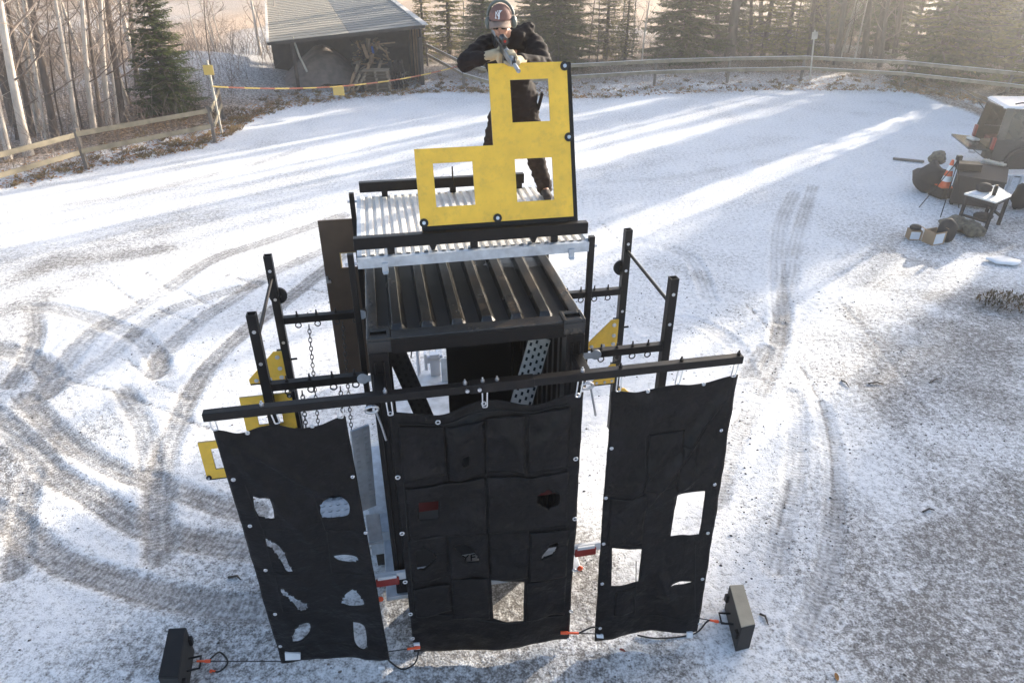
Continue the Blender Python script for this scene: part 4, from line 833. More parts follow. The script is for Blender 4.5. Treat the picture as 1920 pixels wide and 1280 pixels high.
# ------------------------------------------------------------------ fences (world coordinates from here on)
def W3(x, y, z): return Vector((x, y, z))
def fence(label, posts, rails, mat, base, hs=1.2, group=None, wide=.14):
    r = thing('rail_fence', label, 'fence', base, group, rig=False)
    for p in posts:
        x, y = p[:2]; h = p[2] if len(p) > 2 else hs; z = ground_z(x, y)
        part(r, 'post', MB().box((x, y, z + h / 2 - .05), (.11, .11, h + .1)), WOODG, .012)
    for (a, b) in rails: part(r, 'rail', MB().beam(a, b, .035, wide), mat, .006)
    return r
def along(pts, zs, off=0.0):
    out_ = []
    for z in zs:
        for a, b in zip(pts[:-1], pts[1:]): out_.append((W3(a[0], a[1], z), W3(b[0], b[1], z)))
    return out_
L1 = [(-15.6, 13.2), (-12.75, 20.75), (-10.15, 23.85)]; L2 = [(-10.12, 23.95), (-11.05, 27.2)]
rails = []
for z in (1.06, .56):
    rails += [(W3(-16.0, 12.1, z), W3(-12.77, 20.55, z)), (W3(-12.74, 20.62, z + .02), W3(-10.13, 23.85, z + .01)), (W3(-10.02, 23.92, z + .03), W3(-10.98, 27.25, z + .03))]
fence('weathered two rail wooden fence along the left wood with a corner by the small spruce', [(-15.7, 13.1), (-12.80, 20.75), (-10.14, 24.0), (-11.05, 27.35)], rails, WOOD, (-12.8, 20.75, 0))
def sign_post(label, x, y, h, sz, mat, zs):
    r = thing('sign_post', label, 'sign post', (x, y, 0), rig=False)
    part(r, 'post', MB().box((x, y, h / 2), (.06, .06, h)), WOODP, .006)
    part(r, 'sign_board', MB().box((x, y - .045, zs), sz), mat, .006); return r
sign_post('slim post with a small yellow notice at the corner of the left fence', -10.35, 25.2, 2.45, (.34, .02, .32), SIGNY, 2.15)
BP = [(-4.6, 40.4), (-2.25, 34.0), (-.9, 31.9), (2.6, 33.3), (6.75, 34.7), (10.4, 35.4), (14.1, 35.8), (18.2, 34.2), (21.3, 31.3), (24.6, 27.2), (27.8, 22.4)]
rails = []
for z in (1.09, .60):
    for i, (a, b) in enumerate(zip(BP[:-1], BP[1:])):
        rails.append((W3(a[0], a[1] - .075, z + random.uniform(-.02, .02)), W3(b[0], b[1] - .075, z + random.uniform(-.02, .02))))
rf = fence('long curving two rail wooden fence along the far edge of the yard', BP, rails, WOOD, (6.75, 34.7, 0))
for c in [c for c in rf.children if c.name.startswith('rail')]:
    me = c.data; p = [v.co.copy() for v in me.vertices]
for z in (1.09, .60):
    m = MB()
    for a, b in zip(BP[:-1], BP[1:]): m.beam(W3(a[0], a[1] - .075, z + .079), W3(b[0], b[1] - .075, z + .079), .036, .012)
    part(rf, 'frost_cap', m, CARROOF)
TALL = sign_post('tall post with a pale notice board rising from the far fence', 14.45, 35.55, 2.35, (.28, .02, .32), WOODP, 2.1); TALL.rotation_euler = (0, -.10, 0)
# barrier tape between the corner posts
def tape():
    a = W3(-10.35, 25.15, 1.62); c = W3(-2.4, 34.0, .98); m = MB(); m2 = MB(); n = 60
    P = []
    for i in range(n + 1):
        t = i / n; p = a.lerp(c, t); p.z -= .40 * 4 * t * (1 - t); P.append(p)
    r = thing('barrier_tape', 'yellow and red barrier tape strung in front of the shed', 'tape', tuple(a), rig=False)
    TRD = pm('tape_red', (.35, .10, .05), .6)
    for i in range(0, n, 3):
        m = MB()
        for k in range(i, i + 3): m.add([P[k] + W3(0, 0, -.026), P[k + 1] + W3(0, 0, -.026), P[k + 1] + W3(0, .005, .026), P[k] + W3(0, .005, .026)], [(0, 1, 2, 3)])
        part(r, 'yellow_band' if (i // 3) % 2 == 0 else 'red_band', m, SIGNY if (i // 3) % 2 == 0 else TRD, recalc=False)
    i = int(n * .44); c = P[i]; s = thing('warning_sign', 'small yellow warning notice hanging from the barrier tape', 'sign', (c.x, c.y, c.z - .34), rig=False)
    part(s, 'notice', MB().box((c.x, c.y - .02, c.z - .17), (.44, .012, .34)), SIGNY, .004)
tape()
# ------------------------------------------------------------------ open shed
SE0 = W3(-9.75, 29.6, 2.42); SE1 = W3(-4.55, 37.0, 2.42); sx = (SE1 - SE0).normalized(); sx.z = 0; SL = (SE1 - SE0).length
SE0 = W3(-10.5, 32.5, 2.15); SE1 = W3(-3.95, 34.5, 2.64); SL = (SE1 - SE0).length; sx = W3(SE1.x - SE0.x, SE1.y - SE0.y, 0).normalized(); sy = W3(-sx.y, sx.x, 0).normalized(); DEP = 16; RISE = .035
shed = thing('open_shed', 'open fronted wooden shed with a long low roof of grey boards', 'shed', ((SE0.x + SE1.x) / 2, (SE0.y + SE1.y) / 2, 0), rig=False)
EZ = (SE1.z - SE0.z) / SL
def SP(a, d, z): p = SE0 + sx * a + sy * d; return W3(p.x, p.y, z + (EZ * a if z > 1.9 else 0))
nb = 22
for half, (a0, a1), mt in ((0, (0, SL * .50), ROOFL), (1, (SL * .503, SL - .12), ROOFG)):
    for k in range(nb):
        d0 = DEP * k / nb; d1 = DEP * (k + 1) / nb + .03; z0 = SE0.z + d0 * RISE * 1.15; z1 = SE0.z + d1 * RISE * 1.15
        P = [SP(a0, d0, z0 + .028), SP(a1, d0, z0 + .035), SP(a1, d1, z1 + .012), SP(a0, d1, z1 + .006)]
        P += [p - W3(0, 0, .022) for p in P]
        part(shed, 'roof_board', MB().add(P, [(0, 1, 2, 3), (7, 6, 5, 4), (0, 4, 5, 1), (1, 5, 6, 2), (2, 6, 7, 3), (3, 7, 4, 0)]), mt)
for a, mt, nm in ((-.06, FROSTB, 'left_verge'), (SL - .02, FROSTB, 'right_verge')): part(shed, 'verge_board', MB().beam(SP(a, -.05, SE0.z + .03), SP(a, DEP, SE0.z + DEP * RISE * 1.15 + .03), .12 if a < 0 else .26, .05), mt)
part(shed, 'eave_board', MB().beam(SP(-.1, .02, SE0.z - .06), SP(SL, .02, SE0.z - .06), .03, .12), WOODD)
for a in (.95, SL - .25): part(shed, 'post', MB().box(SP(a, .25, 1.02), (.15, .15, 2.2), Matrix.Rotation(math.atan2(sx.y, sx.x), 3, 'Z')), WOODD, .01)
part(shed, 'brace', MB().tube([SP(1.0, .3, 2.25), SP(1.18, .3, 1.5), SP(1.42, .25, .85)], .05, 6), WOODP)
for k in range(8): part(shed, 'rafter', MB().beam(SP(.3 + k * (SL - .6) / 7, .05, SE0.z - .10), SP(.3 + k * (SL - .6) / 7, DEP - .2, SE0.z + DEP * RISE * 1.15 - .10), .06, .13), WOODD)
part(shed, 'back_wall', MB().beam(SP(0, 4.2, 1.1), SP(SL, 4.2, 1.1), .06, 2.3), WOODD)
for k in range(22): part(shed, 'wall_board', MB().beam(SP(SL - .16, .3 + k * .19, .0), SP(SL - .16, .3 + k * .19, 2.02 + k * .006), .16, .03, up=sx), random.choice([WOODG, WOODD, SCRAP]))
rot = Matrix.Rotation(math.atan2(sx.y, sx.x), 3, 'Z')
m = MB()
P = []; 
for j in range(15):
    for i in range(30):
        a = .3 + i * .16; d = .5 + j * .22; h = 1.55 * math.exp(-((a - 2.3) / 1.5) ** 2) * (1 - math.exp(-((d + .0) / 1.3) ** 2)) + .10 * mnoise.noise(W3(a * 2, d * 2, 3)); P.append(SP(a, d, max(-.05, h)))
m.add(P, [(j * 30 + i, j * 30 + i + 1, (j + 1) * 30 + i + 1, (j + 1) * 30 + i) for j in range(14) for i in range(29)], True)
solo('earth_heap', m, EARTH, 'grey brown heap of earth filling the left of the open shed', 'heap', tuple(SP(2.3, 1.5, 0)), rig=False, recalc=False)
r = thing('scrap_timber', 'jumbled heap of splintered timber under the shed roof', 'timber heap', tuple(SP(4.3, 1.2, 0)), rig=False)
rnd = random.Random(5)
for k in range(46):
    c = SP(3.7 + rnd.random() * 1.6, .75 + rnd.random() * 1.4, .75 + rnd.random() * 1.15); d = W3(rnd.uniform(-1, 1), rnd.uniform(-1, 1), rnd.uniform(-.9, .5)).normalized() * rnd.uniform(.2, .5)
    part(r, 'timber_piece', MB().beam(c - d, c + d, rnd.uniform(.07, .16), .05), rnd.choice([SCRAP, PALLET, SCRAP, WOODD]))
part(r, 'log_base', MB().box(SP(4.4, 1.5, .45), (1.7, 1.3, .9), rot), WOODD)
part(r, 'blue_rag', MB().beam(SP(4.45, .70, 1.75), SP(4.5, .70, 1.45), .09, .05), pm('blue_rag', (.03, .07, .22), .8))
def pallet(label, c, R, mat=PALLET, grp=None):
    r = thing('pallet', label, 'pallet', tuple(c), grp, rig=False)
    c = Vector(c); O = lambda x, y, z: c + R @ W3(x, y, z)
    for k in range(6): part(r, 'deck_board', MB().box(O(0, -.36 + k * .144, .12), (1.2, .11, .022), R), mat)
    for x in (-.54, 0, .54):
        part(r, 'stringer', MB().box(O(x, 0, .058), (.09, .80, .08), R), mat)
    for y in (-.34, 0, .34): part(r, 'bottom_board', MB().box(O(0, y, .009), (1.2, .10, .018), R), mat)
    return r
fx = (gp(705, 173) - gp(671, 173)).length / 2 + .0
pc = W3(-6.15, 33.4, 0); g0 = ground_z(pc.x, pc.y)
yawS = math.atan2(sx.y, sx.x) * .35; Rz = Matrix.Rotation(yawS, 3, 'Z')
for k, lab in enumerate(['bottom pallet of the stack in front of the shed', 'second pallet from the bottom of the stack before the shed', 'third pallet from the bottom of the stack before the shed', 'fourth pallet up in the stack before the shed', 'second pallet from the top of the stack before the shed', 'topmost frosty pallet of the stack before the shed']):
    pallet(lab, (pc.x + rnd.uniform(-.03, .03), pc.y + rnd.uniform(-.03, .03), .02 + k * .152), Rz @ Matrix.Rotation(rnd.uniform(-.04, .04), 3, 'Z'), CARROOF if False else PALLET)
for k, lab in enumerate(['pallet on edge leaning against the stack, outermost on the left', 'pallet on edge leaning second from the left against the stack', 'third pallet on edge tight against the stack']):
    q = pc + sx * (-1.28 + k * .22); pallet(lab, (q.x + .22, q.y + .05, .46), Rz @ Matrix.Rotation(-1.12 + k * .08, 3, 'Y') @ Matrix.Rotation(PI / 2, 3, 'Z'), SCRAP if k < 1 else PALLET)
for k, lab in enumerate(['pallet standing upright right of the stack', 'pallet upright behind the stack by the board wall', 'rearmost upright pallet by the board wall']):
    q = pc + sx * (.75 + k * .25) + sy * .55; pallet(lab, (q.x, q.y, .55), Rz @ Matrix.Rotation(1.38, 3, 'Y'), WOODD)
for k, lab in enumerate(['slanted pallet in the row behind the stack, left one', 'slanted pallet in the middle of the row behind the stack', 'slanted pallet in the row behind the stack, right one']):
    q = pc + sx * (-.75 + k * .5) + sy * .75; pallet(lab, (q.x, q.y, .72), Rz @ Matrix.Rotation(-1.2, 3, 'Y') @ Matrix.Rotation(PI / 2, 3, 'Z'), SCRAP if k == 1 else PALLET)
# ------------------------------------------------------------------ car with open tailgate, tables and kit at the right
CA = math.radians(-14); CF = W3(math.cos(CA), math.sin(CA), 0); CFs = W3(-CF.y, CF.x, 0)     # heading, and its left
CR = gp(1846, 322); CR = W3(CR.x, CR.y + .55, 0)                                                 # middle of the rear bumper on the ground
car = thing('parked_car', 'dark grey off road car with roof coloured white for sun glare, raised rear window and lowered tailgate', 'car', tuple(CR), rig=False)
def CP(l, s, z): return CR + CF * l + CFs * s + W3(0, 0, z)
def cprism(poly, s0, s1): return MB().prism(poly, lambda x, y, d: CP(x, d, y), s0, s1)
HW = .92
lower = [(.02, .42), (.02, 1.06), (3.35, 1.06), (4.55, .98), (4.62, .50), (4.1, .40), (.5, .40)]
for s, n in ((-HW, 'side_panel'), (HW - .07, 'side_panel')): part(car, n, cprism(lower, s, s + .07), CARP, .03)
part(car, 'floor_pan', cprism([(.05, .45), (.05, .62), (4.5, .62), (4.5, .45)], -HW + .07, HW - .07), CARP, .01)
part(car, 'bonnet', cprism([(3.2, .63), (3.2, 1.10), (4.5, 1.0), (4.58, .63)], -HW + .072, HW - .072), CARP, .05)
roofp = [(-.02, 1.86), (.10, 1.93), (1.4, 1.975), (2.5, 1.93), (2.62, 1.87)]
part(car, 'roof', MB().prism(roofp, lambda x, y, d: CP(x, d, y), -.80, .80), CARROOF, .05)
for s in (-.88, .84):
    sgn = -1 if s < 0 else 1
    def pil(l0, l1, zt, w0): return MB().add([CP(l0, sgn * .92, 1.05), CP(l0 + w0, sgn * .92, 1.05), CP(l1 + w0, sgn * .80, zt), CP(l1, sgn * .80, zt), CP(l0, sgn * .86, 1.05), CP(l0 + w0, sgn * .86, 1.05), CP(l1 + w0, sgn * .74, zt), CP(l1, sgn * .74, zt)], [(0, 1, 2, 3), (7, 6, 5, 4), (0, 4, 5, 1), (1, 5, 6, 2), (2, 6, 7, 3), (3, 7, 4, 0)])
    part(car, 'pillar', pil(.02, .06, 1.88, .20), CARP, .01); part(car, 'pillar', pil(1.35, 1.38, 1.93, .12), CARP, .01); part(car, 'pillar', pil(3.05, 2.48, 1.90, .12), CARP, .01)
    for l0, l1, t0, t1 in ((.22, 1.35, .26, 1.38), (1.47, 3.05, 1.50, 2.48)):
        part(car, 'side_window', MB().add([CP(l0, sgn * .90, 1.06), CP(l1, sgn * .90, 1.06), CP(t1, sgn * .785, 1.88), CP(t0, sgn * .785, 1.88)], [(0, 1, 2, 3)]), GLASS, recalc=False)
    for l in (.86, 3.62):
        a = part(car, 'wheel', MB().cyl(CP(l, sgn * .70, .38), CP(l, sgn * .955, .38), .38, 26), RUBBER, .03)
        part(a, 'rim', MB().cyl(CP(l, sgn * .95, .38), CP(l, sgn * .965, .38), .22, 18), DARKC); part(a, 'wheel_arch', MB().tube([CP(l + .47 * math.cos(t), sgn * .94, .40 + .47 * math.sin(t)) for t in np.linspace(.05, PI - .05, 11)], .035, 6), RUBBER)
    part(car, 'tail_light', MB().box(CP(-.0, sgn * .83, .90), (.07, .15, .34), Matrix.Rotation(CA, 3, 'Z')), REDP, .01)
    part(car, 'roof_rail', MB().tube([CP(.25, sgn * .74, 1.99), CP(.4, sgn * .74, 2.03), CP(2.2, sgn * .74, 2.03), CP(2.35, sgn * .74, 1.98)], .02, 6), BLACK)
part(car, 'windscreen', MB().add([CP(3.1, -.84, 1.07), CP(3.1, .84, 1.07), CP(2.58, .74, 1.87), CP(2.58, -.74, 1.87)], [(0, 1, 2, 3)]), GLASS, recalc=False)
part(car, 'rear_bumper', MB().box(CP(-.06, 0, .56), (.16, 1.84, .20), Matrix.Rotation(CA, 3, 'Z')), RUBBER, .03)
part(car, 'number_plate', MB().box(CP(-.148, -.35, .56), (.012, .5, .11), Matrix.Rotation(CA, 3, 'Z')), WHITEP)
part(car, 'inner_lining', cprism([(.9, .62), (.9, 1.85), (1.0, 1.85), (1.0, .62)], -HW + .08, HW - .08), DARKC)
part(car, 'tailgate', MB().add([CP(-.02, -.84, .72), CP(-.02, .84, .72), CP(-.62, .84, .76), CP(-.62, -.84, .76), CP(-.02, -.84, .66), CP(-.02, .84, .66), CP(-.62, .84, .70), CP(-.62, -.84, .70)], [(0, 1, 2, 3), (7, 6, 5, 4), (0, 4, 5, 1), (1, 5, 6, 2), (2, 6, 7, 3), (3, 7, 4, 0)]), CARP, .015)
hp = [(-.02, .76, 1.90), (-.02, -.76, 1.90), (-.80, -.70, 2.14), (-.80, .70, 2.14)]
hg = part(car, 'rear_hatch', MB().add([CP(*p) for p in hp] + [CP(p[0], p[1], p[2] - .045) for p in hp], [(0, 1, 2, 3), (7, 6, 5, 4), (0, 4, 5, 1), (1, 5, 6, 2), (2, 6, 7, 3), (3, 7, 4, 0)]), CARP, .012)
part(hg, 'hatch_glass', MB().add([CP(-.12, .62, 1.936), CP(-.12, -.62, 1.936), CP(-.72, -.58, 2.12), CP(-.72, .58, 2.12)], [(0, 1, 2, 3)]), GLASS, recalc=False)
for s in (-.72, .72): part(hg, 'gas_strut', MB().cyl(CP(.02, s, 1.55), CP(-.42, s * .97, 1.98), .014, 6), BLACK)
part(car, 'tow_hook', MB().tube([CP(-.1, 0, .42), CP(-.26, 0, .42), CP(-.28, 0, .52)], .025, 8), STEEL)
for i, (l, s, d, mt, lab, nm) in enumerate([(.35, -.45, (.5, .45, .32), DARKC, 'dark bag in the open boot of the car', 'bag'), (.4, .35, (.4, .4, .25), REDDK, 'red box at the far side of the car boot', 'box'), (.15, -.05, (.3, .4, .2), CARDB, 'cardboard carton in the middle of the car boot', 'carton'), (-.2, .2, (.25, .35, .07), WHITET, 'white paper packet lying on the lowered tailgate', 'packet')]):
    z = .63 if l > 0.1 else .745
    solo(nm, MB().box(CP(l, s, z + d[2] / 2), d, Matrix.Rotation(CA + .1 * i, 3, 'Z')), mt, lab, nm, tuple(CP(l, s, z)), rig=False, bev=.04)
def table(label, corners, zt, top, frame, th=.04):
    c = sum(corners, Vector()) / 4; r = thing('folding_table', label, 'table', (c.x, c.y, 0), rig=False); P = [W3(p.x, p.y, zt) for p in corners] + [W3(p.x, p.y, zt - th) for p in corners]
    part(r, 'table_top', MB().add(P, [(0, 1, 2, 3), (7, 6, 5, 4), (0, 4, 5, 1), (1, 5, 6, 2), (2, 6, 7, 3), (3, 7, 4, 0)]), top, .006); ins = []
    for p in corners:
        q = c.lerp(p, .86); ins.append(q); part(r, 'leg', MB().beam(W3(q.x, q.y, .0), W3(q.x, q.y, zt - th), .06, .06), frame)
    for a, b in ((0, 3), (1, 2)): part(r, 'leg_brace', MB().beam(W3(ins[a].x, ins[a].y, .22), W3(ins[b].x, ins[b].y, .22), .05, .05), frame)
    for a in range(4): b = (a + 1) % 4; part(r, 'apron', MB().beam(W3(ins[a].x, ins[a].y, zt - th - .05), W3(ins[b].x, ins[b].y, zt - th - .05), .03, .09), frame)
    return r
ct = [atz_ for atz_ in (gp(1808, 362, .75), gp(1868, 346, .75), gp(1897, 366, .75), gp(1868, 379, .75))]
table('small dark legged table with a white top at the right edge', ct, .75, WHITET, DARKC)
cc = sum(ct, Vector()) / 4
solo('camera_bag', MB().box((cc.x - .12, cc.y + .16, .83), (.30, .20, .15)).ell((cc.x - .12, cc.y + .16, .90), (.14, .10, .06)), DARKC, 'black pouch lying on the white table', 'pouch', (cc.x - .12, cc.y + .16, .755), rig=False, bev=.03)
solo('thermos', MB().cyl((cc.x - .05, cc.y - .14, .755), (cc.x - .05, cc.y - .14, .96), .045, 14).cyl((cc.x - .05, cc.y - .14, .96), (cc.x - .05, cc.y - .14, 1.0), .034, 12), BLACK, 'black cylindrical flask standing on the white table', 'flask', (cc.x - .05, cc.y - .14, .755), rig=False)
solo('paper_sheet', MB().box((cc.x - .38, cc.y + .02, .762), (.28, .2, .012), Matrix.Rotation(.5, 3, 'Z')), WHITEP, 'white paper pad beside the pouch on the white table', 'paper', (cc.x - .38, cc.y + .02, .756), rig=False)
bt = [gp(1800, 300, .80), gp(1892, 314, .80), gp(1888, 343, .80), gp(1795, 328, .80)]
table('wide dark table draped in black behind the white table', bt, .80, DARKC, DARKC)
cb_ = sum(bt, Vector()) / 4; q = [cb_.lerp(p, .97) for p in bt]
m = MB(); m.add([W3(q[3].x, q[3].y, .76), W3(q[2].x, q[2].y, .76), W3(q[2].x, q[2].y, .1), W3(q[3].x, q[3].y, .06), W3(q[0].x, q[0].y, .76), W3(q[0].x, q[0].y, .08)], [(0, 1, 2, 3), (4, 0, 3, 5)]); o = solo('table_cloth', m, DARKC, 'black cloth hanging down the front of the wide dark table', 'cloth', (cb_.x, cb_.y, .06), rig=False, recalc=False); thick(o, .012)
solo('wood_plank', MB().beam(gp(1845, 300, .86), gp(1884, 310, .86), .16, .05), WOODP, 'pale wooden plank lying across the wide dark table', 'plank', tuple(gp(1865, 305, .82)), rig=False, bev=.006)
solo('ammo_case', MB().box(tuple(cb_ + W3(-.35, .1, .90 - cb_.z + .0)), (.55, .35, .18), Matrix.Rotation(-.3, 3, 'Z')), BLACK, 'flat black case on the wide dark table', 'case', (cb_.x - .35, cb_.y + .1, .81), rig=False, bev=.015)
kb = gp(1896, 388); r = thing('folding_bench', 'low metal framed bench right behind the white table', 'bench', (kb.x + .6, kb.y + 1.0, 0), rig=False)
part(r, 'seat', MB().box((kb.x + .6, kb.y + 1.0, .60), (1.6, .5, .05)), GALV, .006)
for dx in (-.7, 0, .7):
    for dy in (-.2, .2): part(r, 'leg', MB().box((kb.x + .6 + dx, kb.y + 1.0 + dy, .287), (.06, .06, .575)), GALV)
def lump(name, label, cat, px, d, mat, seed=0, z=0.0, amp=.18, n=(18, 12)):
    c = gp(*px); m = MB().ell((c.x, c.y, z + d[2] / 2), (d[0] / 2, d[1] / 2, d[2] / 2), None, *n)
    out_ = []
    for v in m.v:
        p = Vector(v) - Vector((c.x, c.y, z + d[2] / 2)); k = 1 + amp * mnoise.noise(p * 5 + Vector((seed, 0, 0))) * 2 + amp * .6 * mnoise.noise(p * 13 + Vector((0, seed, 0))); w_ = Vector((c.x, c.y, z + d[2] / 2)) + p * k; w_.z = max(w_.z, z); out_.append(tuple(w_))
    m.v = out_; return solo(name, m, mat, label, cat, (c.x, c.y, z), rig=False, recalc=False)
lump('kit_bag', 'black kit bag slumped at the left end of the dark table', 'bag', (1738, 358), (.9, .7, .75), DARKC, 1)
lump('kit_bag', 'tan duffel bag lying on the black kit bag by the cone', 'bag', (1742, 347), (.5, .4, .35), CAMOM, 5, .60)
lump('camo_jacket', 'crumpled camouflage jacket on the ground left of the white table', 'jacket', (1795, 432), (.75, .55, .30), CAMOM, 2, 0, .3)
lump('camo_bag', 'small camouflage bag on the gravel before the white table', 'bag', (1822, 443), (.42, .40, .34), CAMOM, 3, 0, .22)
lump('backpack', 'dark brown backpack standing behind the open cardboard box', 'backpack', (1769, 452), (.42, .36, .52), DARKC, 4, 0, .14)
lump('boot_pair', 'dark footwear pile under the white table', 'footwear', (1843, 412), (.45, .3, .2), DARKC, 7)
lump('snow_lump', 'flat lump of white snow on the gravel at the right edge', 'snow lump', (1880, 492), (.62, .45, .10), CARROOF, 8, 0, .15)
lump('kit_bag', 'black holdall on the ground right of the white table', 'bag', (1912, 392), (.6, .5, .65), DARKC, 9)
lump('white_bag', 'crumpled white plastic bag left of the open cardboard box', 'bag', (1736, 448), (.22, .2, .2), WHITET, 10, 0, .3)
def carton(label, px, d, rot_, mat=CARDB, inner=DARKC, side=True):
    c = gp(*px); r = thing('cardboard_box', label, 'box', (c.x, c.y, 0), rig=False); R = Matrix.Rotation(rot_, 3, 'Z'); t = .012; m = MB()
    for sx_, dd in ((-1, 0), (1, 0), (0, -1), (0, 1)):
        if sx_: m.box(Vector((c.x, c.y, d[2] / 2)) + R @ W3(sx_ * (d[0] / 2 - t / 2), 0, 0), (t, d[1], d[2]), R)
        else: m.box(Vector((c.x, c.y, d[2] / 2)) + R @ W3(0, dd * (d[1] / 2 - t / 2), 0), (d[0] - 2 * t, t, d[2]), R)
    part(r, 'walls', m, mat); part(r, 'bottom', MB().box((c.x, c.y, .012), (d[0] - .03, d[1] - .03, .02), R), mat)
    part(r, 'flap', MB().box(Vector((c.x, c.y, d[2] + .03)) + R @ W3(d[0] / 2 + .07, 0, 0), (.16, d[1] * .95, .008), R @ Matrix.Rotation(.5, 3, 'Y')), mat)
    if side: part(r, 'printed_side', MB().box(Vector((c.x, c.y, d[2] * .5)) + R @ W3(-d[0] * .05, -d[1] / 2 - .002, 0), (d[0] * .8, .003, d[2] * .8), R), WHITEP)
    return r
carton('open cardboard box with a white printed side before the backpack', (1748, 455), (.34, .30, .30), .35); carton('small cardboard box with a black item on top, leftmost of the kit', (1711, 447), (.26, .22, .22), -.1, side=True)
c = gp(1711, 445); solo('black_cap', MB().ell((c.x, c.y, .25), (.13, .11, .07)), DARKC, 'black item lying on the small leftmost cardboard box', 'cap', (c.x, c.y, .22), rig=False)
c = gp(1765, 369); r = thing('traffic_cone', 'orange and white banded traffic cone standing among the kit bags', 'cone', (c.x, c.y, .28), rig=False)
for k in range(5):
    r0 = .15 - k * .024; part(r, 'cone_band', MB().cyl((c.x, c.y, .30 + k * .14), (c.x, c.y, .44 + k * .14), r0, 20, r0 - .024), CONEO if k % 2 == 0 else CONEW)
part(r, 'cone_base', MB().box((c.x, c.y, .285), (.36, .36, .03)), CONEO, .008)
c = gp(1765, 369); solo('crate', MB().box((c.x, c.y, .15), (.5, .45, .27), Matrix.Rotation(.3, 3, 'Z')), BLACK, 'black crate under the traffic cone', 'crate', (c.x, c.y, 0), rig=False, bev=.01)
c0 = gp(1763, 408); r = thing('tripod', 'slim black tripod with long thin legs before the dark table', 'tripod', (c0.x, c0.y, 0), rig=False); top = W3(c0.x + .35, c0.y + .55, 1.28)
for dx, dy in ((0, 0), (-.15, .75), (.85, .7)): part(r, 'leg', MB().cyl(top, (c0.x + dx, c0.y + dy, 0), .012, 6), BLACK)
part(r, 'head', MB().box(tuple(top + W3(0, 0, .06)), (.12, .10, .12)), BLACK, .01)
c = gp(1705, 302); solo('wood_plank', MB().beam((c.x - .45, c.y + .15, .04), (c.x + .35, c.y - .2, .04), .12, .05), WOODG, 'short grey plank lying alone on the snow left of the car', 'plank', (c.x, c.y, 0), rig=False, bev=.006)
# ------------------------------------------------------------------ trees
TREES = []
def limb_path(p, d, L, n, wob, rnd, grav=0.0):
    pts = [Vector(p)]; d = Vector(d).normalized()
    for i in range(n):
        d = (d + Vector((rnd.uniform(-wob, wob), rnd.uniform(-wob, wob), rnd.uniform(-wob, wob) + grav))).normalized(); pts.append(pts[-1] + d * (L / n))
    return pts
def bare_tree(H, r0, seed, mat, lean=(0, 0), nl=16, low=.25):
    rnd = random.Random(seed); m = MB(); tw = MB(); n = 10
    tp = []; 
    for i in range(n + 1): t = i / n; tp.append(Vector((lean[0] * t * t + .10 * math.sin(t * 5 + seed), lean[1] * t * t + .10 * math.cos(t * 4 + seed * 2) - .10 * math.cos(seed * 2), H * t - .15)))
    tp = [p - Vector((.10 * math.sin(seed), 0, 0)) for p in tp]
    m.tube(tp, [r0 * (1 - .82 * (i / n)) * (1.25 if i == 0 else 1) for i in range(n + 1)], 9)
    for k in range(nl):
        t = low + (1 - low) * (k + rnd.random()) / nl; f = t * n; i = min(int(f), n - 1); p = tp[i].lerp(tp[i + 1], f - i); a = rnd.uniform(0, 2 * PI); L = H * (.10 + .22 * (1 - t)) * rnd.uniform(.6, 1.2)
        pts = limb_path(p, (math.cos(a), math.sin(a), rnd.uniform(.5, 1.3)), L, 6, .22, rnd, .05); rr = r0 * .24 * (1.1 - t)
        tw.tube(pts, [rr * (1 - .8 * j / 6) + .003 for j in range(7)], 5, cap=False)
        for _ in range(5):
            j = rnd.randint(1, 5); q = limb_path(pts[j], (rnd.uniform(-1, 1), rnd.uniform(-1, 1), rnd.uniform(-.1, 1)), L * rnd.uniform(.25, .55), 4, .3, rnd, .03); tw.tube(q, [rr * .35 + .003, rr * .3 + .003, .006, .004, .003], 3, cap=False)
            for _ in range(2): e = limb_path(q[2], (rnd.uniform(-1, 1), rnd.uniform(-1, 1), rnd.uniform(-.3, .8)), L * .25, 2, .3, rnd); tw.tube(e, [.005, .004, .002], 3, cap=False)
    a = m.mesh('trunk'); a.materials.append(mat); b = tw.mesh('crown'); b.materials.append(TWIG if mat is BARKD else mat if rnd.random() < .3 else TWIG); return a, b
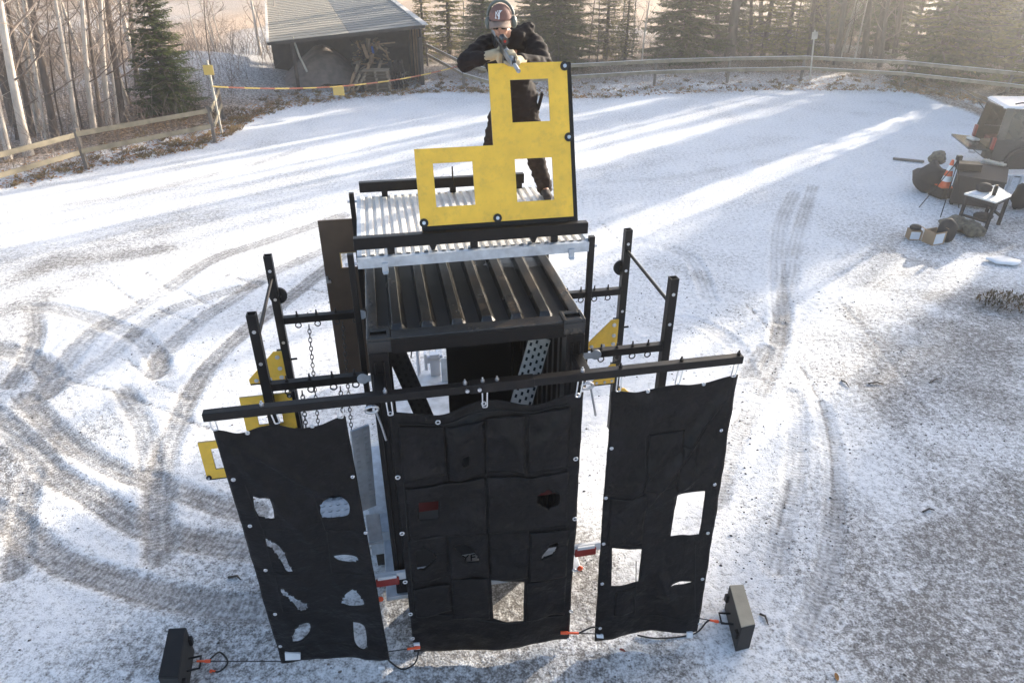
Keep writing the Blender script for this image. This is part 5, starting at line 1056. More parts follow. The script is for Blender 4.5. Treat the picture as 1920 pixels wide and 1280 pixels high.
def spruce(H, R, seed, mat, dens=1.0, skirt=.06):
    rnd = random.Random(seed); tm = MB(); cm = MB(); tm.tube([(0, 0, -.15), (.02, .01, H * .35), (0, .03, H * .7), (0, 0, H)], [R * .075 + .03, R * .055 + .02, R * .03 + .01, .008], 9)
    z = H * skirt; V = []; F = []
    while z < H * .98:
        t = z / H; L0 = R * (1 - t) ** .85 * (1.0 if t > .1 else .80 + 2 * t); nbk = max(4, int((7 + 5 * (1 - t)) * dens)); a0 = rnd.uniform(0, 6)
        for k in range(nbk):
            a = a0 + 2 * PI * k / nbk + rnd.uniform(-.25, .25); L = L0 * rnd.uniform(.62, 1.12) + .06; ca, sa = math.cos(a), math.sin(a); dr = rnd.uniform(.10, .28) * (1 - t) + .02; zz = z + rnd.uniform(-.09, .09)
            def at(s): return Vector((ca * L * s, sa * L * s, zz + L * (.16 * s * (t - .25) * 2 - dr * s * s + .14 * s ** 4)))
            tm.tube([at(0), at(.5), at(.97)], [.012 + .012 * L, .008 + .006 * L, .003], 4, cap=False)
            nt_ = max(5, int(L / .085 * dens))
            for i in range(nt_):
                s = (.12 + .88 * (i + rnd.random()) / nt_); p = at(s); wl = (.10 + .30 * L * (1 - s) ** .8 * (.45 + s)) * rnd.uniform(.6, 1.25)
                for sg in (-1, 1):
                    d = Vector((ca * rnd.uniform(.35, .9) - sg * sa * rnd.uniform(.6, 1), sa * rnd.uniform(.35, .9) + sg * ca * rnd.uniform(.6, 1), rnd.uniform(-.55, .15))).normalized(); e = p + d * wl; w_ = rnd.uniform(.018, .04) + .05 * wl; n = d.cross(Vector((rnd.uniform(-.4, .4), rnd.uniform(-.4, .4), 1))).normalized() * w_
                    b = len(V); V += [tuple(p), tuple(p + d * wl * .5 + n), tuple(e), tuple(p + d * wl * .55 - n + Vector((0, 0, -.02)))]; F.append((b, b + 1, b + 2, b + 3))
                    if wl > .16:
                        for q_ in (.35, .7):
                            c = p + d * wl * q_; d2 = (d + n.normalized() * rnd.choice((-1, 1)) * .9 + Vector((0, 0, rnd.uniform(-.4, .2)))).normalized() * wl * .45; n2 = d2.cross(Vector((0, 0, 1))).normalized() * w_ * .7
                            b = len(V); V += [tuple(c), tuple(c + d2 * .5 + n2), tuple(c + d2), tuple(c + d2 * .5 - n2)]; F.append((b, b + 1, b + 2, b + 3))
        z += (.16 + .20 * (1 - t)) * (1.0 if H > 5 else .75) * (H / 9) ** .5
    cm.v = V; cm.f = F; cm.sm = [False] * len(F)
    a = tm.mesh('trunk'); a.materials.append(BARKD); b = cm.mesh('crown'); b.materials.append(mat); return a, b
def plant_tree(name, meshes, x, y, label, cat, group=None, sc=1.0, rz=0.0, tilt=(0, 0)):
    r = bpy.data.objects.new(name, None); COL.objects.link(r); r.location = (x, y, ground_z(x, y)); r.rotation_euler = (tilt[0], tilt[1], rz); r.scale = (sc, sc, sc); tag(r, label, cat, group)
    for me, n in zip(meshes, ('trunk', 'crown')):
        o = bpy.data.objects.new(n, me); COL.objects.link(o); o.parent = r
    return r
BB = [bare_tree(9.5 + k * .5, .085 + .012 * k, 20 + k, BARKB, nl=15, low=.14) for k in range(4)]; BD = [bare_tree(11 + k, .13 + .03 * k, 40 + k, BARKD, nl=18, low=.12) for k in range(3)]
BT = [bare_tree(6.0 + k, .035 + .008 * k, 60 + k, BARKB if k else BARKD, nl=12, low=.08) for k in range(3)]
SPL = spruce(6.6, 1.75, 3, NEEDLEL, 1.2, .04); SPB = [spruce(11.5, 3.0, 5, NEEDLE, 1.25, .02), spruce(9.5, 2.8, 6, NEEDLEL, 1.25, .02), spruce(13, 2.7, 9, NEEDLE, 1.0, .05)]
PINE = [spruce(7.5, 1.7, 12, NEEDLEY, .85, .06), spruce(6.0, 1.4, 14, NEEDLEY, .85, .05)]
c = gp(326, 216); plant_tree('spruce_tree', SPL, c.x, c.y, 'small bushy green spruce behind the corner of the left fence', 'tree', None, .88)
rnd = random.Random(21)
# trunks of the left thicket (bases and tops as seen over the fence)
for x, y, lx, kind, sc, lab in [(18, 300, -0.35, 'b', 1, 'grey birch trunk close to the left edge behind the fence'), (55, 292, -0.9, 'b', 1.15, 'pale birch leaning left near the left edge, base right at the fence'), (63, 258, -0.55, 'd', 0.75, 'dark trunk just right of the leaning pale birch'), (74, 252, -0.1, 'b', 0.8, 'slim birch fourth from the left edge'), (105, 262, -0.5, 'd', 1.0, 'dark curving trunk between the slim birch and the white birch'), (146, 258, -0.35, 'w', 1.0, 'brightest white birch rising alone from the left fence'), (88, 262, -0.2, 'b', 0.7, 'slim grey birch left of the dark curving trunk'), (157, 246, -0.2, 't', 1, 'thin sapling just right of the white birch'), (178, 250, -0.15, 'b', 0.85, 'grey birch second right of the white birch'), (192, 246, 0, 'd', 0.6, 'thin dark trunk in the middle of the left thicket'), (207, 240, 0.05, 'b', 0.9, 'pale slim birch right of the thin dark trunk'), (230, 232, -0.25, 'd', 1.05, 'thick dark trunk at the right side of the left thicket'), (222, 236, -0.1, 'b', 0.7, 'slim birch hugging the thick dark trunk'), (265, 190, 0.05, 'd', 0.8, 'dark trunk half hidden behind the small spruce'), (5, 270, -0.2, 'b', 0.9, 'grey birch cut by the left edge of the view'), (35, 262, -0.3, 'd', 0.6, 'dark thin trunk behind the two leftmost birches'), (247, 205, 0.05, 't', 1.1, 'sapling between the thick dark trunk and the spruce'), (120, 255, 0, 't', 1, 'sapling left of the white birch'), (290, 180, 0.1, 'b', 0.6, 'slim birch behind the small spruce')]:
    p = gp(x, y); ms = {'b': BB[rnd.randrange(4)], 'w': BB[0], 'd': BD[rnd.randrange(3)], 't': BT[rnd.randrange(3)]}[kind]
    plant_tree({'b': 'birch_tree', 'w': 'birch_tree', 'd': 'bare_tree', 't': 'young_tree'}[kind], ms, p.x, p.y, lab, 'tree', 'bare trees behind the left fence', sc, 0, (0, .19 + lx * .05))
for k in range(46):
    x, y = -rnd.uniform(12.5, 33), rnd.uniform(17, 47)
    if y < 20.7 + (x + 12.75) * 1.9 + (6 if x > -16 else 0) and x > -19: continue
    if math.hypot(x + 13.1, y - 27.9) < 2.2 or (x > -13 and y > 27): continue
    kind = rnd.choice('bbdtttb'); ms = {'b': BB, 'd': BD, 't': BT}[kind][rnd.randrange(3)]
    plant_tree({'b': 'birch_tree', 'd': 'bare_tree', 't': 'young_tree'}[kind], ms, x, y, {'b': 'slender grey birch deeper in the left wood', 'd': 'dark leafless tree deeper in the left wood', 't': 'thin bare sapling deeper in the left wood'}[kind], 'tree', 'trees deeper in the left wood', rnd.uniform(.75, 1.1), rnd.uniform(0, 6), (rnd.uniform(-.04, .04), rnd.uniform(.10, .20)))
# evergreens behind the far fence
for x, y, D, ms, sc, lab in [(1046, 114, 40, SPB[0], .92, 'dense dark spruce right behind the shooter and the far fence'), (1282, 104, 42, SPB[1], 1.0, 'broad dark spruce behind the far fence right of the barricade'), (842, 84, 45, PINE[0], .95, 'loose olive pine between the shed and the shooter'), (905, 100, 40, SPB[1], .62, 'bushy spruce low behind the fence left of the shooter'), (795, 95, 42, PINE[1], .85, 'small pine at the right corner of the shed'),
                          (1135, 108, 43, PINE[0], .85, 'thin olive pine just right of the dense spruce'), (1172, 106, 41, PINE[1], .75, 'short olive pine left of the broad dark spruce'), (1000, 110, 44, SPB[2], .7, 'tall spruce directly behind the shooter'), (1430, 104, 44, PINE[0], 1.1, 'loose pine left of the tall sign post'), (1470, 104, 42, PINE[1], 1.1, 'small pine beside the tall sign post'), (1368, 100, 47, SPB[2], .75, 'spruce behind the pair of thick trunks')]:
    p = gp(x, y); d = Vector((p.x, p.y, 0)); d = d * (D / p.y); plant_tree('spruce_tree' if ms in SPB else 'pine_tree', ms, d.x, d.y, lab, 'tree', None, sc, rnd.uniform(0, 6))
for x, D, ms, sc, tl_, lab in [(1345, 45, BD[1], 1.1, 0, 'straight dark trunk left of the thick leaning one'), (1368, 43, BD[2], 1.5, .10, 'thick leaning trunk behind the far fence'), (1409, 44, BD[0], .9, 0, 'thin dark trunk right of the thick leaning one'), (1520, 43, BD[1], .95, 0, 'dark trunk right of the tall sign post'), (1552, 42, BD[0], 1.0, 0, 'second dark trunk right of the tall sign post'), (1572, 41, BD[2], .95, .02, 'grey trunk third to the right of the tall sign post'), (1622, 42, BD[1], 1.15, .0, 'trunk at the near edge of the hazy wood'), (1642, 44, BD[2], 1.0, .03, 'dark trunk just inside the hazy wood'), (1655, 40, BD[0], .9, .05, 'slanting slim trunk at the edge of the hazy wood'), (1678, 43, BD[1], .9, 0, 'upright trunk in the hazy wood')]:
    p = gp(x, 104); d = Vector((p.x, p.y, 0)) * (D / p.y); plant_tree('bare_tree', ms, d.x, d.y, lab, 'tree', None, sc, 0, (0, tl_ - .12))
for x, D in [(1105, 43), (1120, 41), (1150, 45), (1160, 42), (1185, 44), (1205, 41), (1455, 45), (1490, 42), (1590, 45), (1605, 41), (870, 46), (1085, 42)]:
    p = gp(x, 104); d = Vector((p.x, p.y, 0)) * (D / p.y); plant_tree('young_tree', BT[rnd.randrange(3)], d.x, d.y, 'thin bare sapling among the evergreens behind the far fence', 'tree', 'saplings behind the far fence', rnd.uniform(.8, 1.2), rnd.uniform(0, 6), (0, rnd.uniform(-.06, .08)))
# hazy wood on the right: it goes on beyond the frame and throws the long shadows
WOOD_R = []
def wood(n, xr, yr, kinds, seed, lab, grp, smin=.8, smax=1.2):
    rr = random.Random(seed); k = 0; tries = 0
    while k < n and tries < 4000:
        tries += 1; x, y = rr.uniform(*xr), rr.uniform(*yr); bx = np.interp(x, [p[0] for p in BP], [p[1] for p in BP]); 
        if y < bx + 2.2 or any((x - a) ** 2 + (y - b) ** 2 < 2.6 for a, b in WOOD_R): continue
        pp = x * math.cos(SUN_AZ) - y * math.sin(SUN_AZ)
        if rr.random() < .8 and (-16.6 < pp < -12.8 or -11.3 < pp < -8.2 or -5.9 < pp < -2.2): continue
        WOOD_R.append((x, y)); ms = rr.choice(kinds); nm = 'spruce_tree' if ms in SPB else 'pine_tree' if ms in PINE else 'bare_tree' if ms in BD else 'birch_tree' if ms in BB else 'young_tree'
        plant_tree(nm, ms, x, y, lab[nm], 'tree', grp[nm] if isinstance(grp, dict) else grp, rr.uniform(smin, smax), rr.uniform(0, 6), (rr.uniform(-.03, .03), rr.uniform(-.16, -.06))); k += 1
labs = {'spruce_tree': 'dim grey green spruce in the hazy wood at the right', 'pine_tree': 'thin pine in the hazy wood at the right', 'bare_tree': 'dim bare trunk in the hazy wood at the right', 'birch_tree': 'slim birch in the hazy wood at the right', 'young_tree': 'bare sapling in the hazy wood at the right'}
wood(40, (17.5, 44), (34, 62), [SPB[2], PINE[0], PINE[1], BD[0], BD[1], BD[2], BD[1], BB[1], BB[2], BT[1], BT[2]], 31, labs, 'trees of the hazy right wood')

# the same wood beyond the right edge of the frame, between the yard and the low sun: clumps with open lanes between them
labs2 = {k: v.replace('in the hazy wood at the right', 'in the wood beyond the right edge') for k, v in labs.items()}
rr = random.Random(99); CA_, SA_ = math.cos(SUN_AZ), math.sin(SUN_AZ)
def across(p, s): return p * CA_ + s * SA_, -p * SA_ + s * CA_
for p0, p1, n in ((-2.2, 8.0, 24), (-7.9, -6.1, 9), (-12.6, -11.6, 6)):
    k = 0; tries = 0
    while k < n and tries < 900:
        tries += 1; x, y = across(rr.uniform(p0, p1), rr.uniform(38.5, 62))
        if y < np.interp(x, [q[0] for q in BP], [q[1] for q in BP]) + 1.5 and x < 29: continue
        if x < 20 or any((x - a) ** 2 + (y - b) ** 2 < 1.6 for a, b in WOOD_R): continue
        WOOD_R.append((x, y)); ms = rr.choice([SPB[0], SPB[2], PINE[0], SPB[2]]) if p1 - p0 > 3 else rr.choice([PINE[0], PINE[0], SPB[2]]); nm = 'spruce_tree' if ms in SPB else 'pine_tree'
        plant_tree(nm, ms, x, y, labs2[nm], 'tree', 'trees beyond the right edge', rr.uniform(1.0, 1.3) if nm == 'spruce_tree' and p1 - p0 > 3 else rr.uniform(.8, .95) if nm == 'spruce_tree' else rr.uniform(1.5, 1.9), rr.uniform(0, 6)); k += 1
for k in range(12):
    x, y = across(rr.uniform(-5.2, -2.8) if k < 5 else rr.uniform(-10.6, -8.8), rr.uniform(40, 66))
    if y < np.interp(x, [q[0] for q in BP], [q[1] for q in BP]) + 1.5 and x < 29: continue
    plant_tree('bare_tree', BD[k % 2], x, y, labs2['bare_tree'], 'tree', 'trees beyond the right edge', rr.uniform(.9, 1.2), rr.uniform(0, 6))
# ------------------------------------------------------------------ litter, tufts, stones, brushwood
def scatter_leaves(n, fn, size, seed):
    rr = random.Random(seed); m = MB()
    for _ in range(n):
        x, y = fn(rr); z = ground_z(x, y) + rr.uniform(.005, .03); a = rr.uniform(0, 2 * PI); s = size * rr.uniform(.5, 1.3); R = Matrix.Rotation(a, 3, 'Z') @ Matrix.Rotation(rr.uniform(-.6, .6), 3, 'X')
        m.add([Vector((x, y, z)) + R @ Vector(p) for p in ((-s, 0, 0), (0, -s * .55, .25 * s), (s, 0, .1 * s), (0, s * .55, .25 * s))], [(0, 1, 2, 3)])
    return m
def edge_pt(rr, spread=2.2, back=5.0):
    i = rr.randrange(1, len(E2) - 2); t = rr.random(); a, b = E2[i], E2[i + 1]; return a[0] + (b[0] - a[0]) * t + rr.uniform(-.5, .5), a[1] + (b[1] - a[1]) * t + rr.uniform(-.4, back) * rr.random()
solo('leaf_litter', scatter_leaves(9000, lambda r: edge_pt(r), .055, 3), LEAFO, None, None, rig=False, kind='stuff', recalc=False)
def tufts(n, fn, h, seed, blades=16):
    rr = random.Random(seed); m = MB()
    for _ in range(n):
        x, y = fn(rr); z = ground_z(x, y) - .01
        for _ in range(blades):
            a = rr.uniform(0, 2 * PI); L = h * rr.uniform(.5, 1.2); d = Vector((math.cos(a) * rr.uniform(.2, .9), math.sin(a) * rr.uniform(.2, .9), 1)).normalized() * L; o = Vector((x + rr.uniform(-.1, .1), y + rr.uniform(-.1, .1), z)); w_ = Vector((-math.sin(a), math.cos(a), 0)) * .008
            m.add([o - w_, o + w_, o + d * .6 + w_ * .8, o + d + Vector((math.cos(a), math.sin(a), -.4)) * L * .3], [(0, 1, 2, 3)])
    return m
solo('dry_grass', tufts(700, lambda r: edge_pt(r, back=5.5), .15, 8), GRASSM, None, None, rig=False, kind='stuff', recalc=False)
def heather(px, R, H, label, seed):
    c = gp(*px); rr = random.Random(seed); m = MB(); z0 = ground_z(c.x, c.y)
    for _ in range(420):
        a = rr.uniform(0, 2 * PI); q = math.sqrt(rr.random()); p = Vector((c.x + R * q * math.cos(a), c.y + R * .7 * q * math.sin(a), z0 + H * rr.random() * (1 - q * q * .8))); d = Vector((rr.uniform(-1, 1), rr.uniform(-1, 1), rr.uniform(.1, 1.2))).normalized() * rr.uniform(.05, .16); w_ = d.cross(Vector((.3, .2, 1))).normalized() * .015
        m.add([p, p + d * .5 + w_, p + d, p + d * .5 - w_], [(0, 1, 2, 3)])
    solo('low_bush', m, BUSHM, label, 'bush', (c.x, c.y, z0), rig=False, recalc=False)
heather((428, 222), .75, .42, 'low reddish brown heather bush right of the left fence corner', 1); heather((1680, 152), .6, .35, 'low olive bush on the verge below the far fence', 2); heather((1885, 572), .55, .22, 'dark clump of heather on the gravel at the right edge', 4); heather((660, 148), .01, .02, 'x', 5) if False else None
def brush(n, xr, yr, seed, hmax):
    rr = random.Random(seed); m = MB()
    for _ in range(n):
        x, y = rr.uniform(*xr), rr.uniform(*yr)
        if y < np.interp(x, [p[0] for p in BP], [p[1] for p in BP]) + 1.2 and x > -5: continue
        if x < -5 and (y < 21.5 + (x + 12.75) * 1.6 or (x > -11.5)): continue
        p = Vector((x, y, ground_z(x, y) - .03)); pts = limb_path(p, (rr.uniform(-.5, .5), rr.uniform(-.5, .5), 1), rr.uniform(.4, hmax), 4, .25, rr); m.tube(pts, [.011, .009, .007, .005, .003], 3, cap=False)
        for _ in range(3): e = limb_path(pts[rr.randint(1, 3)], (rr.uniform(-1, 1), rr.uniform(-1, 1), .7), rr.uniform(.2, .6), 2, .3, rr); m.tube(e, [.006, .004, .002], 3, cap=False)
    return m
solo('undergrowth', brush(2600, (-34, -11), (17, 48), 4, 2.2), TWIG, None, None, rig=False, kind='stuff', recalc=False)
o = solo('undergrowth', brush(1500, (-4, 42), (34, 60), 6, 1.8), TWIG, None, None, rig=False, kind='stuff', recalc=False)
def stones(n, seed):
    rr = random.Random(seed); m = MB()
    for _ in range(n):
        if rr.random() < .45: x, y = rr.uniform(2.5, 12), rr.uniform(2.6, 14)
        else: x, y = rr.uniform(-7, 8), rr.uniform(2.6, 12)
        if vnoise(np.array([x * 1.3]), np.array([y * 1.3]), 91)[0] < rr.uniform(.3, .95): continue
        s = rr.choice((.006, .007, .008, .010, .016)) * rr.uniform(.7, 1.3); z = ground_z(x, y); q = [Vector((x, y, z)) + Vector((s * math.cos(t + rr.uniform(-.4, .4)), s * math.sin(t) * rr.uniform(.6, 1), 0)) for t in (0, 1.3, 2.5, 3.8, 5)] + [Vector((x, y, z + s * .8))]
        m.add(q, [(0, 1, 5), (1, 2, 5), (2, 3, 5), (3, 4, 5), (4, 0, 5)])
    return m
solo('gravel_stones', stones(12000, 2), pm('stone_grit', (.10, .088, .078), .9, var=.5, scale=20), None, None, rig=False, kind='stuff', recalc=False)
# a few countable fallen leaves and sticks near the rig
def leaf(px, s, label, seed):
    rr = random.Random(seed); c = gp(*px); a = rr.uniform(0, 6); R = Matrix.Rotation(a, 3, 'Z'); P = [(-1, 0, .02), (-.55, .36, .12), (.1, .46, .2), (.7, .28, .1), (1, 0, .05), (.7, -.3, .15), (.1, -.44, .22), (-.55, -.34, .1)]
    m = MB().add([Vector((c.x, c.y, ground_z(c.x, c.y) + .006)) + R @ Vector((p[0] * s, p[1] * s, p[2] * s)) for p in P] + [Vector((c.x, c.y, ground_z(c.x, c.y) + .012))], [(i, (i + 1) % 8, 8) for i in range(8)])
    solo('fallen_leaf', m, LEAFO if seed % 2 else REDDK, label, 'leaf', (c.x, c.y, 0), rig=False, recalc=False)
leaf((1167, 1219), .035, 'single red brown leaf on the snow below the right tarp', 2); leaf((1568, 1270), .045, 'brown leaf at the bottom edge right of the lidded weight box', 3); leaf((1128, 652), .05, 'dark leaf on the snow behind the right frame', 4)
def stick(px0, px1, r, label):
    a, b = gp(*px0), gp(*px1); a.z = ground_z(a.x, a.y) + r; b.z = ground_z(b.x, b.y) + r; mid = a.lerp(b, .5) + Vector((.02, .03, .01)); solo('stick', MB().tube([a, mid, b], [r, r * .9, r * .4], 6), WOODD, label, 'stick', tuple(a), rig=False, recalc=False)
stick((1628, 720), (1656, 721), .012, 'short straight stick on the gravel right of the right tarp'); stick((1742, 718), (1766, 710), .010, 'small twig on the gravel far right'); stick((1577, 714), (1592, 728), .012, 'small twig nearest to the right end of the crossbar'); stick((1730, 960), (1752, 957), .013, 'dark twig on the gravel lower right'); stick((1424, 1152), (1440, 1172), .013, 'bent twig beside the lidded weight box'); stick((428, 1083), (452, 1088), .014, 'stick on the snow left of the left tarp')
# ------------------------------------------------------------------ person aiming a rifle over the barricade (world coordinates)
PZ = 3.795
per = thing('person', 'person in dark jacket, brown cap and ear defenders aiming a rifle over the yellow board', 'person', (.05, 6.8, PZ), rig=False)
HIP = Vector((.03, 6.80, 4.66)); CH = Vector((.00, 6.68, 5.00)); NK = Vector((-.01, 6.60, 5.25)); HD = Vector((-.095, 6.43, 5.395))
SR = Vector((-.23, 6.56, 5.19)); SLf = Vector((.185, 6.60, 5.20)); ER = Vector((-.39, 6.30, 5.10)); EL = Vector((.27, 6.28, 5.07)); HR = Vector((-.165, 6.20, 5.165)); HLf = Vector((.035, 5.98, 5.165))
LH, LK, LA, LT = Vector((.13, 6.79, 4.62)), Vector((.215, 6.66, 4.23)), Vector((.325, 6.74, 3.88)), Vector((.345, 6.56, 3.84))
RH, RK, RA, RTt = Vector((-.08, 6.82, 4.62)), Vector((-.20, 6.84, 4.24)), Vector((-.24, 7.0, 3.88)), Vector((-.27, 6.84, 3.84))
FWD = Vector((-.10, -.93, -.20)).normalized(); HX = Vector((.99, -.10, .05)).normalized(); HX = (HX - FWD * HX.dot(FWD)).normalized(); HU = HX.cross(FWD).normalized()
HU = HU if HU.z > 0 else -HU
HRm = Matrix((HX, FWD, HU)).transposed()
def HP(x, f, u): return HD + (HX * x + FWD * f + HU * u) * 1.08
b = MB()
b.ell(HP(0, -.012, .035), (.075, .095, .088), HRm).ell(HP(0, .02, -.045), (.058, .07, .075), HRm).ell(HP(0, .062, -.088), (.028, .024, .022), HRm)       # skull, jaw, chin
b.ell(HP(0, .088, -.022), (.013, .022, .026), HRm).ell(HP(0, .080, .012), (.045, .018, .012), HRm).ell(HP(0, .082, -.062), (.024, .010, .008), HRm)        # nose, brow, lips
for s in (-1, 1): b.ell(HP(s * .076, -.01, -.012), (.010, .02, .03), HRm).ell(HP(s * .045, .058, -.022), (.022, .022, .022), HRm)
b.cap(HP(0, -.03, -.07), NK, .052, .058).cap(NK, CH, .07, .12).cap(CH, HIP, .13, .12)
b.cap(NK, SR, .05, .06).cap(NK, SLf, .05, .06).cap(SR, ER, .05, .042).cap(ER, ER.lerp(HR, .86), .040, .020).cap(SLf, EL, .05, .042).cap(EL, EL.lerp(HLf, .86), .040, .020)
for h, k, a, t in ((LH, LK, LA, LT), (RH, RK, RA, RTt)): b.cap(HIP, h, .10, .085).cap(h, k, .08, .055).cap(k, a, .055, .038).cap(a, t, .035, .03)
part(per, 'body', blend(b, .0085, 3), SKIN, recalc=False)
def eye(s):
    e = part(per, 'eye', MB().ell(HP(s * .031, .077, -.008), (.012, .010, .009), HRm, 10, 7), WHITET, recalc=False); part(e, 'iris', MB().ell(HP(s * .031, .086, -.008), (.005, .003, .005), HRm, 8, 6), SEAM, recalc=False)
eye(-1); eye(1)
part(per, 'mouth', MB().ell(HP(0, .0905, -.062), (.018, .004, .003), HRm, 10, 6), pm('lip', (.25, .09, .08), .5), recalc=False)
part(per, 'hair', blend(MB().ell(HP(0, -.035, .02), (.080, .085, .075), HRm).ell(HP(0, -.07, -.03), (.06, .04, .045), HRm), .009, 3), DARKC, recalc=False)
# cap with brim and emblem
cap_ = MB(); n = 20; P = []; F = []
for j in range(7):
    ph = PI / 2 * j / 6
    for i in range(n): t = 2 * PI * i / n; P.append(HP(.090 * math.cos(ph) * math.cos(t), -.008 + (.108 if math.sin(t) > 0 else .104) * math.cos(ph) * math.sin(t), .028 + .106 * math.sin(ph) ** .9 + (.012 if math.sin(t) > 0 else 0) * math.cos(ph) * math.sin(t)))
for j in range(6):
    for i in range(n): F.append((j * n + i, j * n + (i + 1) % n, (j + 1) * n + (i + 1) % n, (j + 1) * n + i))
cp = part(per, 'cap', cap_.add(P, F, True), CAPM, recalc=True)
bm_ = MB(); P = []; F = []; K = 14
for j in range(5):
    s = j / 4
    for i in range(K + 1): t = PI * (.06 + .88 * i / K); P.append(HP(.088 * math.cos(t) * (1 - .04 * s), .092 * math.sin(t) * 1.0 + .085 * s * math.sin(t) ** .6, .036 - .018 * s - .030 * (math.cos(t) ** 2) * (.5 + s)))
for j in range(4):
    for i in range(K): F.append((j * (K + 1) + i, j * (K + 1) + i + 1, (j + 1) * (K + 1) + i + 1, (j + 1) * (K + 1) + i))
o = part(cp, 'brim', bm_.add(P, F, True), BRIM, recalc=False); thick(o, .006)
def emblem():
    m = MB(); w_ = .0062
    def cs(x, z):                                   # on the cap front
        zz = .080 + z; ph = math.asin(min(.98, max(0, (zz - .028) / .106))); r = math.cos(ph); ca = x / max(.03, .090 * r); return HP(x, -.008 + .108 * r * math.sqrt(max(0, 1 - ca * ca)) + .006, zz + .004)
    for pts in ([(-.022, -.022), (-.020, .018)], [(-.020, .018), (.006, -.022)], [(.006, -.022), (.008, .022)], [(-.008, .024), (.002, .004)], [(.020, .022), (.002, .004)], [(.002, .004), (.001, -.026)], [(-.028, -.022), (-.015, -.022)], [(.002, .023), (.014, .023)], [(-.006, -.027), (.009, -.027)], [(.014, .022), (.026, .022)]):
        m.tube([cs(*p) for p in (pts[0], ((pts[0][0] + pts[1][0]) / 2, (pts[0][1] + pts[1][1]) / 2), pts[1])], .0032, 5)
    return m
part(cp, 'white_monogram', emblem(), CONEW, recalc=False)
em = part(per, 'ear_defenders', MB().tube([HP(.102 * math.sin(t), -.02, .035 + .118 * math.cos(t)) for t in np.linspace(-1.45, 1.45, 17)], .0125, 8), EARM)
for s in (-1, 1): part(em, 'ear_cup', MB().ell(HP(s * .100, -.015, -.005), (.030, .040, .052), HRm, 16, 10), EARM, recalc=False)
gl = part(per, 'glasses', MB().tube([HP(.062 * math.cos(t), .045 + .055 * math.sin(t), .000) for t in np.linspace(.0, PI, 13)], .005, 6), SEAM)
for s in (-1, 1): part(gl, 'lens', MB().ell(HP(s * .032, .088, -.010), (.027, .009, .019), HRm, 12, 8), GLASS, recalc=False)
# jacket: torso, sleeves, hood, hem and folds in one cloth
j = MB(); HEM = HIP + Vector((.0, .0, -.10))
j.cap(CH + Vector((0, .02, .06)), HIP + Vector((0, 0, .05)), .175, .178).cap(CH + Vector((-.09, 0, .02)), CH + Vector((.09, 0, .02)), .15, .15).cap(HIP + Vector((-.05, 0, .08)), HEM + Vector((-.055, 0, 0)), .15, .155).cap(HIP + Vector((.06, 0, .08)), HEM + Vector((.06, 0, 0)), .15, .155)
j.cap(NK + Vector((0, .06, -.01)), SR, .085, .092).cap(NK + Vector((0, .06, -.01)), SLf, .085, .092).cap(SR, ER, .098, .082).cap(ER, ER.lerp(HR, .82), .082, .050).cap(SLf, EL, .100, .084).cap(EL, EL.lerp(HLf, .82), .084, .052)
j.ell(NK + Vector((.03, .08, .01)), (.15, .10, .10)).ell(NK + Vector((.14, .02, .06)), (.065, .08, .075)).ell(NK + Vector((-.07, .05, .02)), (.055, .06, .06)).ell(NK + Vector((.06, -.06, .035)), (.085, .075, .06)).ell(NK + Vector((.0, -.07, -.03)), (.11, .07, .06))
jm = blend(j, .014, 4, .017, 8.0); jk = part(per, 'jacket', jm, JACKET, recalc=False)
part(jk, 'pocket_flap', MB().box(HIP + Vector((.235, -.02, .03)), (.025, .10, .16), Matrix.Rotation(.25, 3, 'Y')), JACKET, .01)
t_ = MB()
for h, k, a in ((LH, LK, LA), (RH, RK, RA)): t_.cap(HIP + Vector((0, 0, -.02)), h, .135, .125).cap(h, k, .122, .092).cap(k, a + Vector((0, 0, -.01)), .090, .080)
part(per, 'trousers', blend(t_, .014, 4, .016, 9.0), TROUSER, recalc=False)
for a, t in ((LA, LT), (RA, RTt)):
    m = MB().cap(a + Vector((0, .03, -.035)), t + Vector((0, -.02, .0)), .05, .045).cap(a + Vector((0, .03, .02)), a + Vector((0, .02, -.03)), .056, .055); bm = blend(m, .012, 3)
    bm.v = [(x, y, max(z, PZ + .002)) for x, y, z in bm.v]; part(per, 'boot', bm, DARKC, recalc=False)
# rifle
mu = Vector((.050, 5.60, 5.135)); bu = Vector((-.165, 6.58, 5.305)); ax = (mu - bu).normalized(); sxv = ax.cross(Vector((0, 0, 1))).normalized(); upv = sxv.cross(ax).normalized(); GR = Matrix((sxv, ax, upv)).transposed(); GL_ = (mu - bu).length
def GPt(l, s, u): return bu + ax * l + sxv * s + upv * u
rif = thing('rifle', 'dark worn rifle with a red dot sight held to the shoulder pointing at the viewer', 'rifle', tuple(mu), rig=False)
part(rif, 'stock', MB().box(GPt(.10, 0, -.03), (.04, .20, .10), GR).cyl(GPt(.16, 0, .0), GPt(.34, 0, .0), .018, 10), GUNM, .01)
part(rif, 'receiver', MB().box(GPt(.44, 0, -.01), (.042, .24, .062), GR), GUNM, .006); part(rif, 'pistol_grip', MB().box(GPt(.36, 0, -.085), (.034, .045, .11), GR @ Matrix.Rotation(.35, 3, 'X')), GUNM, .01); part(rif, 'magazine', MB().box(GPt(.50, 0, -.11), (.028, .065, .16), GR @ Matrix.Rotation(-.15, 3, 'X')), GUNM, .006)
part(rif, 'handguard', MB().box(GPt(.70, 0, .0), (.046, .28, .052), GR).box(GPt(.70, 0, .03), (.022, .27, .012), GR), GUNL, .008); part(rif, 'barrel', MB().cyl(GPt(.84, 0, 0), GPt(GL_ - .12, 0, 0), .010, 10), GUNM)
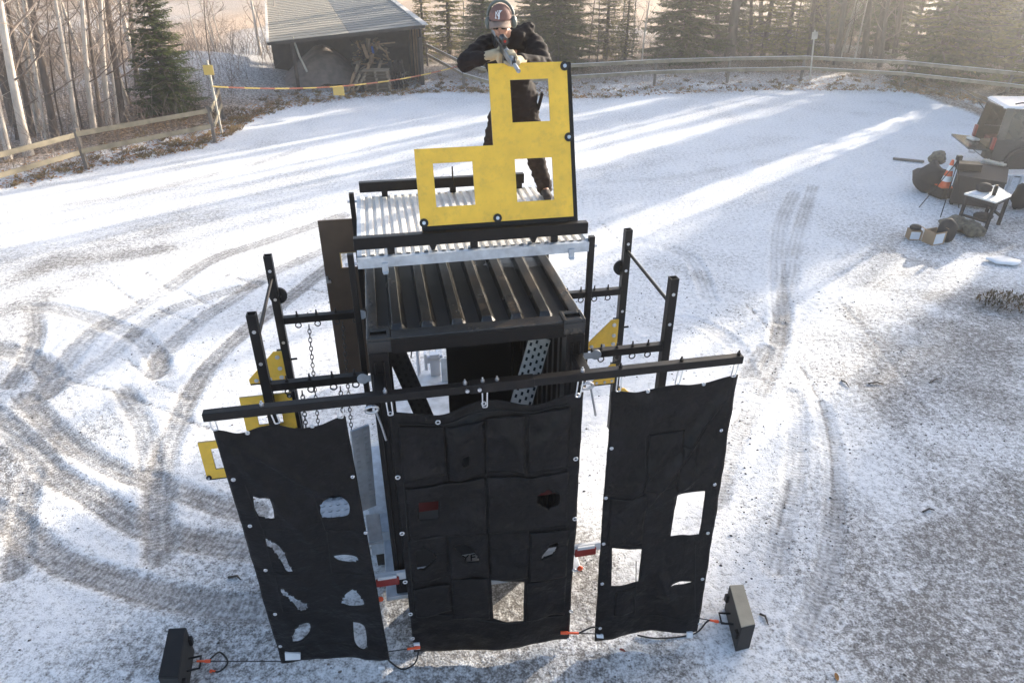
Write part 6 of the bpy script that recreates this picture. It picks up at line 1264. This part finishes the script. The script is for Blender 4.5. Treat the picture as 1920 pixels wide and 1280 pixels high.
part(rif, 'muzzle_brake', MB().cyl(GPt(GL_ - .14, 0, 0), GPt(GL_, 0, 0), .0165, 12).cyl(GPt(GL_ - .005, 0, 0), GPt(GL_ + .001, 0, 0), .009, 8), GUNL); part(rif, 'front_sight', MB().box(GPt(.86, 0, .035), (.012, .02, .05), GR).box(GPt(.845, 0, .008), (.03, .03, .03), GR), GUNM, .003)
sg = part(rif, 'red_dot_sight', MB().cyl(GPt(.40, 0, .065), GPt(.50, 0, .065), .031, 16).box(GPt(.45, 0, .034), (.03, .07, .03), GR).cyl(GPt(.45, .02, .065), GPt(.45, .04, .065), .012, 10), GUNM, .003); part(sg, 'red_lens', MB().cyl(GPt(.50, 0, .065), GPt(.502, 0, .065), .011, 12), LENSR)
# gloves: palm, thumb and four bent fingers each
def glove(palm, back, tips, thumb, wrist):
    m = MB(); m.cap(wrist, palm, .046, .044).ell(palm, (.050, .046, .042))
    for k, (a, b_, c) in enumerate(tips): m.cap(palm.lerp(a, .4), a, .016, .0145, 8).cap(a, b_, .0145, .013, 8).cap(b_, c, .013, .011, 8)
    a, b_ = thumb; m.cap(palm, a, .019, .016, 8).cap(a, b_, .016, .013, 8); return blend(m, .006, 3)
sgx = -sxv
g1 = GPt(.38, -.005, -.065); pr_ = g1 + sgx * -.045 + Vector((-.012, 0, -.005))
sR = -1
tips = [(g1 + sgx * -.035 + ax * .045 + upv * (.015 - k * .024), g1 + sgx * .01 + ax * (.050 - .004 * k) + upv * (.013 - k * .024), g1 + sgx * .032 + ax * .015 + upv * (.012 - k * .023)) for k in range(4)]
part(per, 'glove', glove(pr_, None, tips, (g1 + sgx * -.02 + upv * .05, g1 + sgx * .03 + ax * .02 + upv * .045), ER.lerp(HR, .80)), GLOVE, recalc=False)
g2 = GPt(.68, 0, -.01); pl_ = g2 + sgx * .048 + upv * -.030
tips = [(g2 + sgx * .046 + upv * .020 + ax * (.055 - k * .026), g2 + sgx * .030 + upv * .048 + ax * (.058 - k * .026), g2 + sgx * -.012 + upv * .050 + ax * (.060 - k * .025)) for k in range(4)]
part(per, 'glove', glove(pl_, None, tips, (g2 + sgx * .0 + upv * -.045 + ax * .02, g2 + sgx * -.042 + upv * -.02 + ax * .03), EL.lerp(HLf, .80)), GLOVE, recalc=False)
# ------------------------------------------------------------------ thin winter haze
HZ = True
if HZ:
    m = MB().b2((-75, -30, -3.2), (85, 110, 17.5)); hb = solo('haze', m, None, None, None, rig=False, kind='stuff') if False else None
    me = m.mesh('haze'); hb = bpy.data.objects.new('haze', me); COL.objects.link(hb); hb['kind'] = 'stuff'
    hm = bpy.data.materials.new('haze_air'); hm.use_nodes = True; N = hm.node_tree.nodes; N.remove(N['Principled BSDF']); v = N.new('ShaderNodeVolumePrincipled')
    v.inputs['Color'].default_value = (.93, .94, .96, 1); v.inputs['Density'].default_value = .0024; v.inputs['Anisotropy'].default_value = .84
    hm.node_tree.links.new(v.outputs[0], N['Material Output'].inputs['Volume']); me.materials.append(hm)
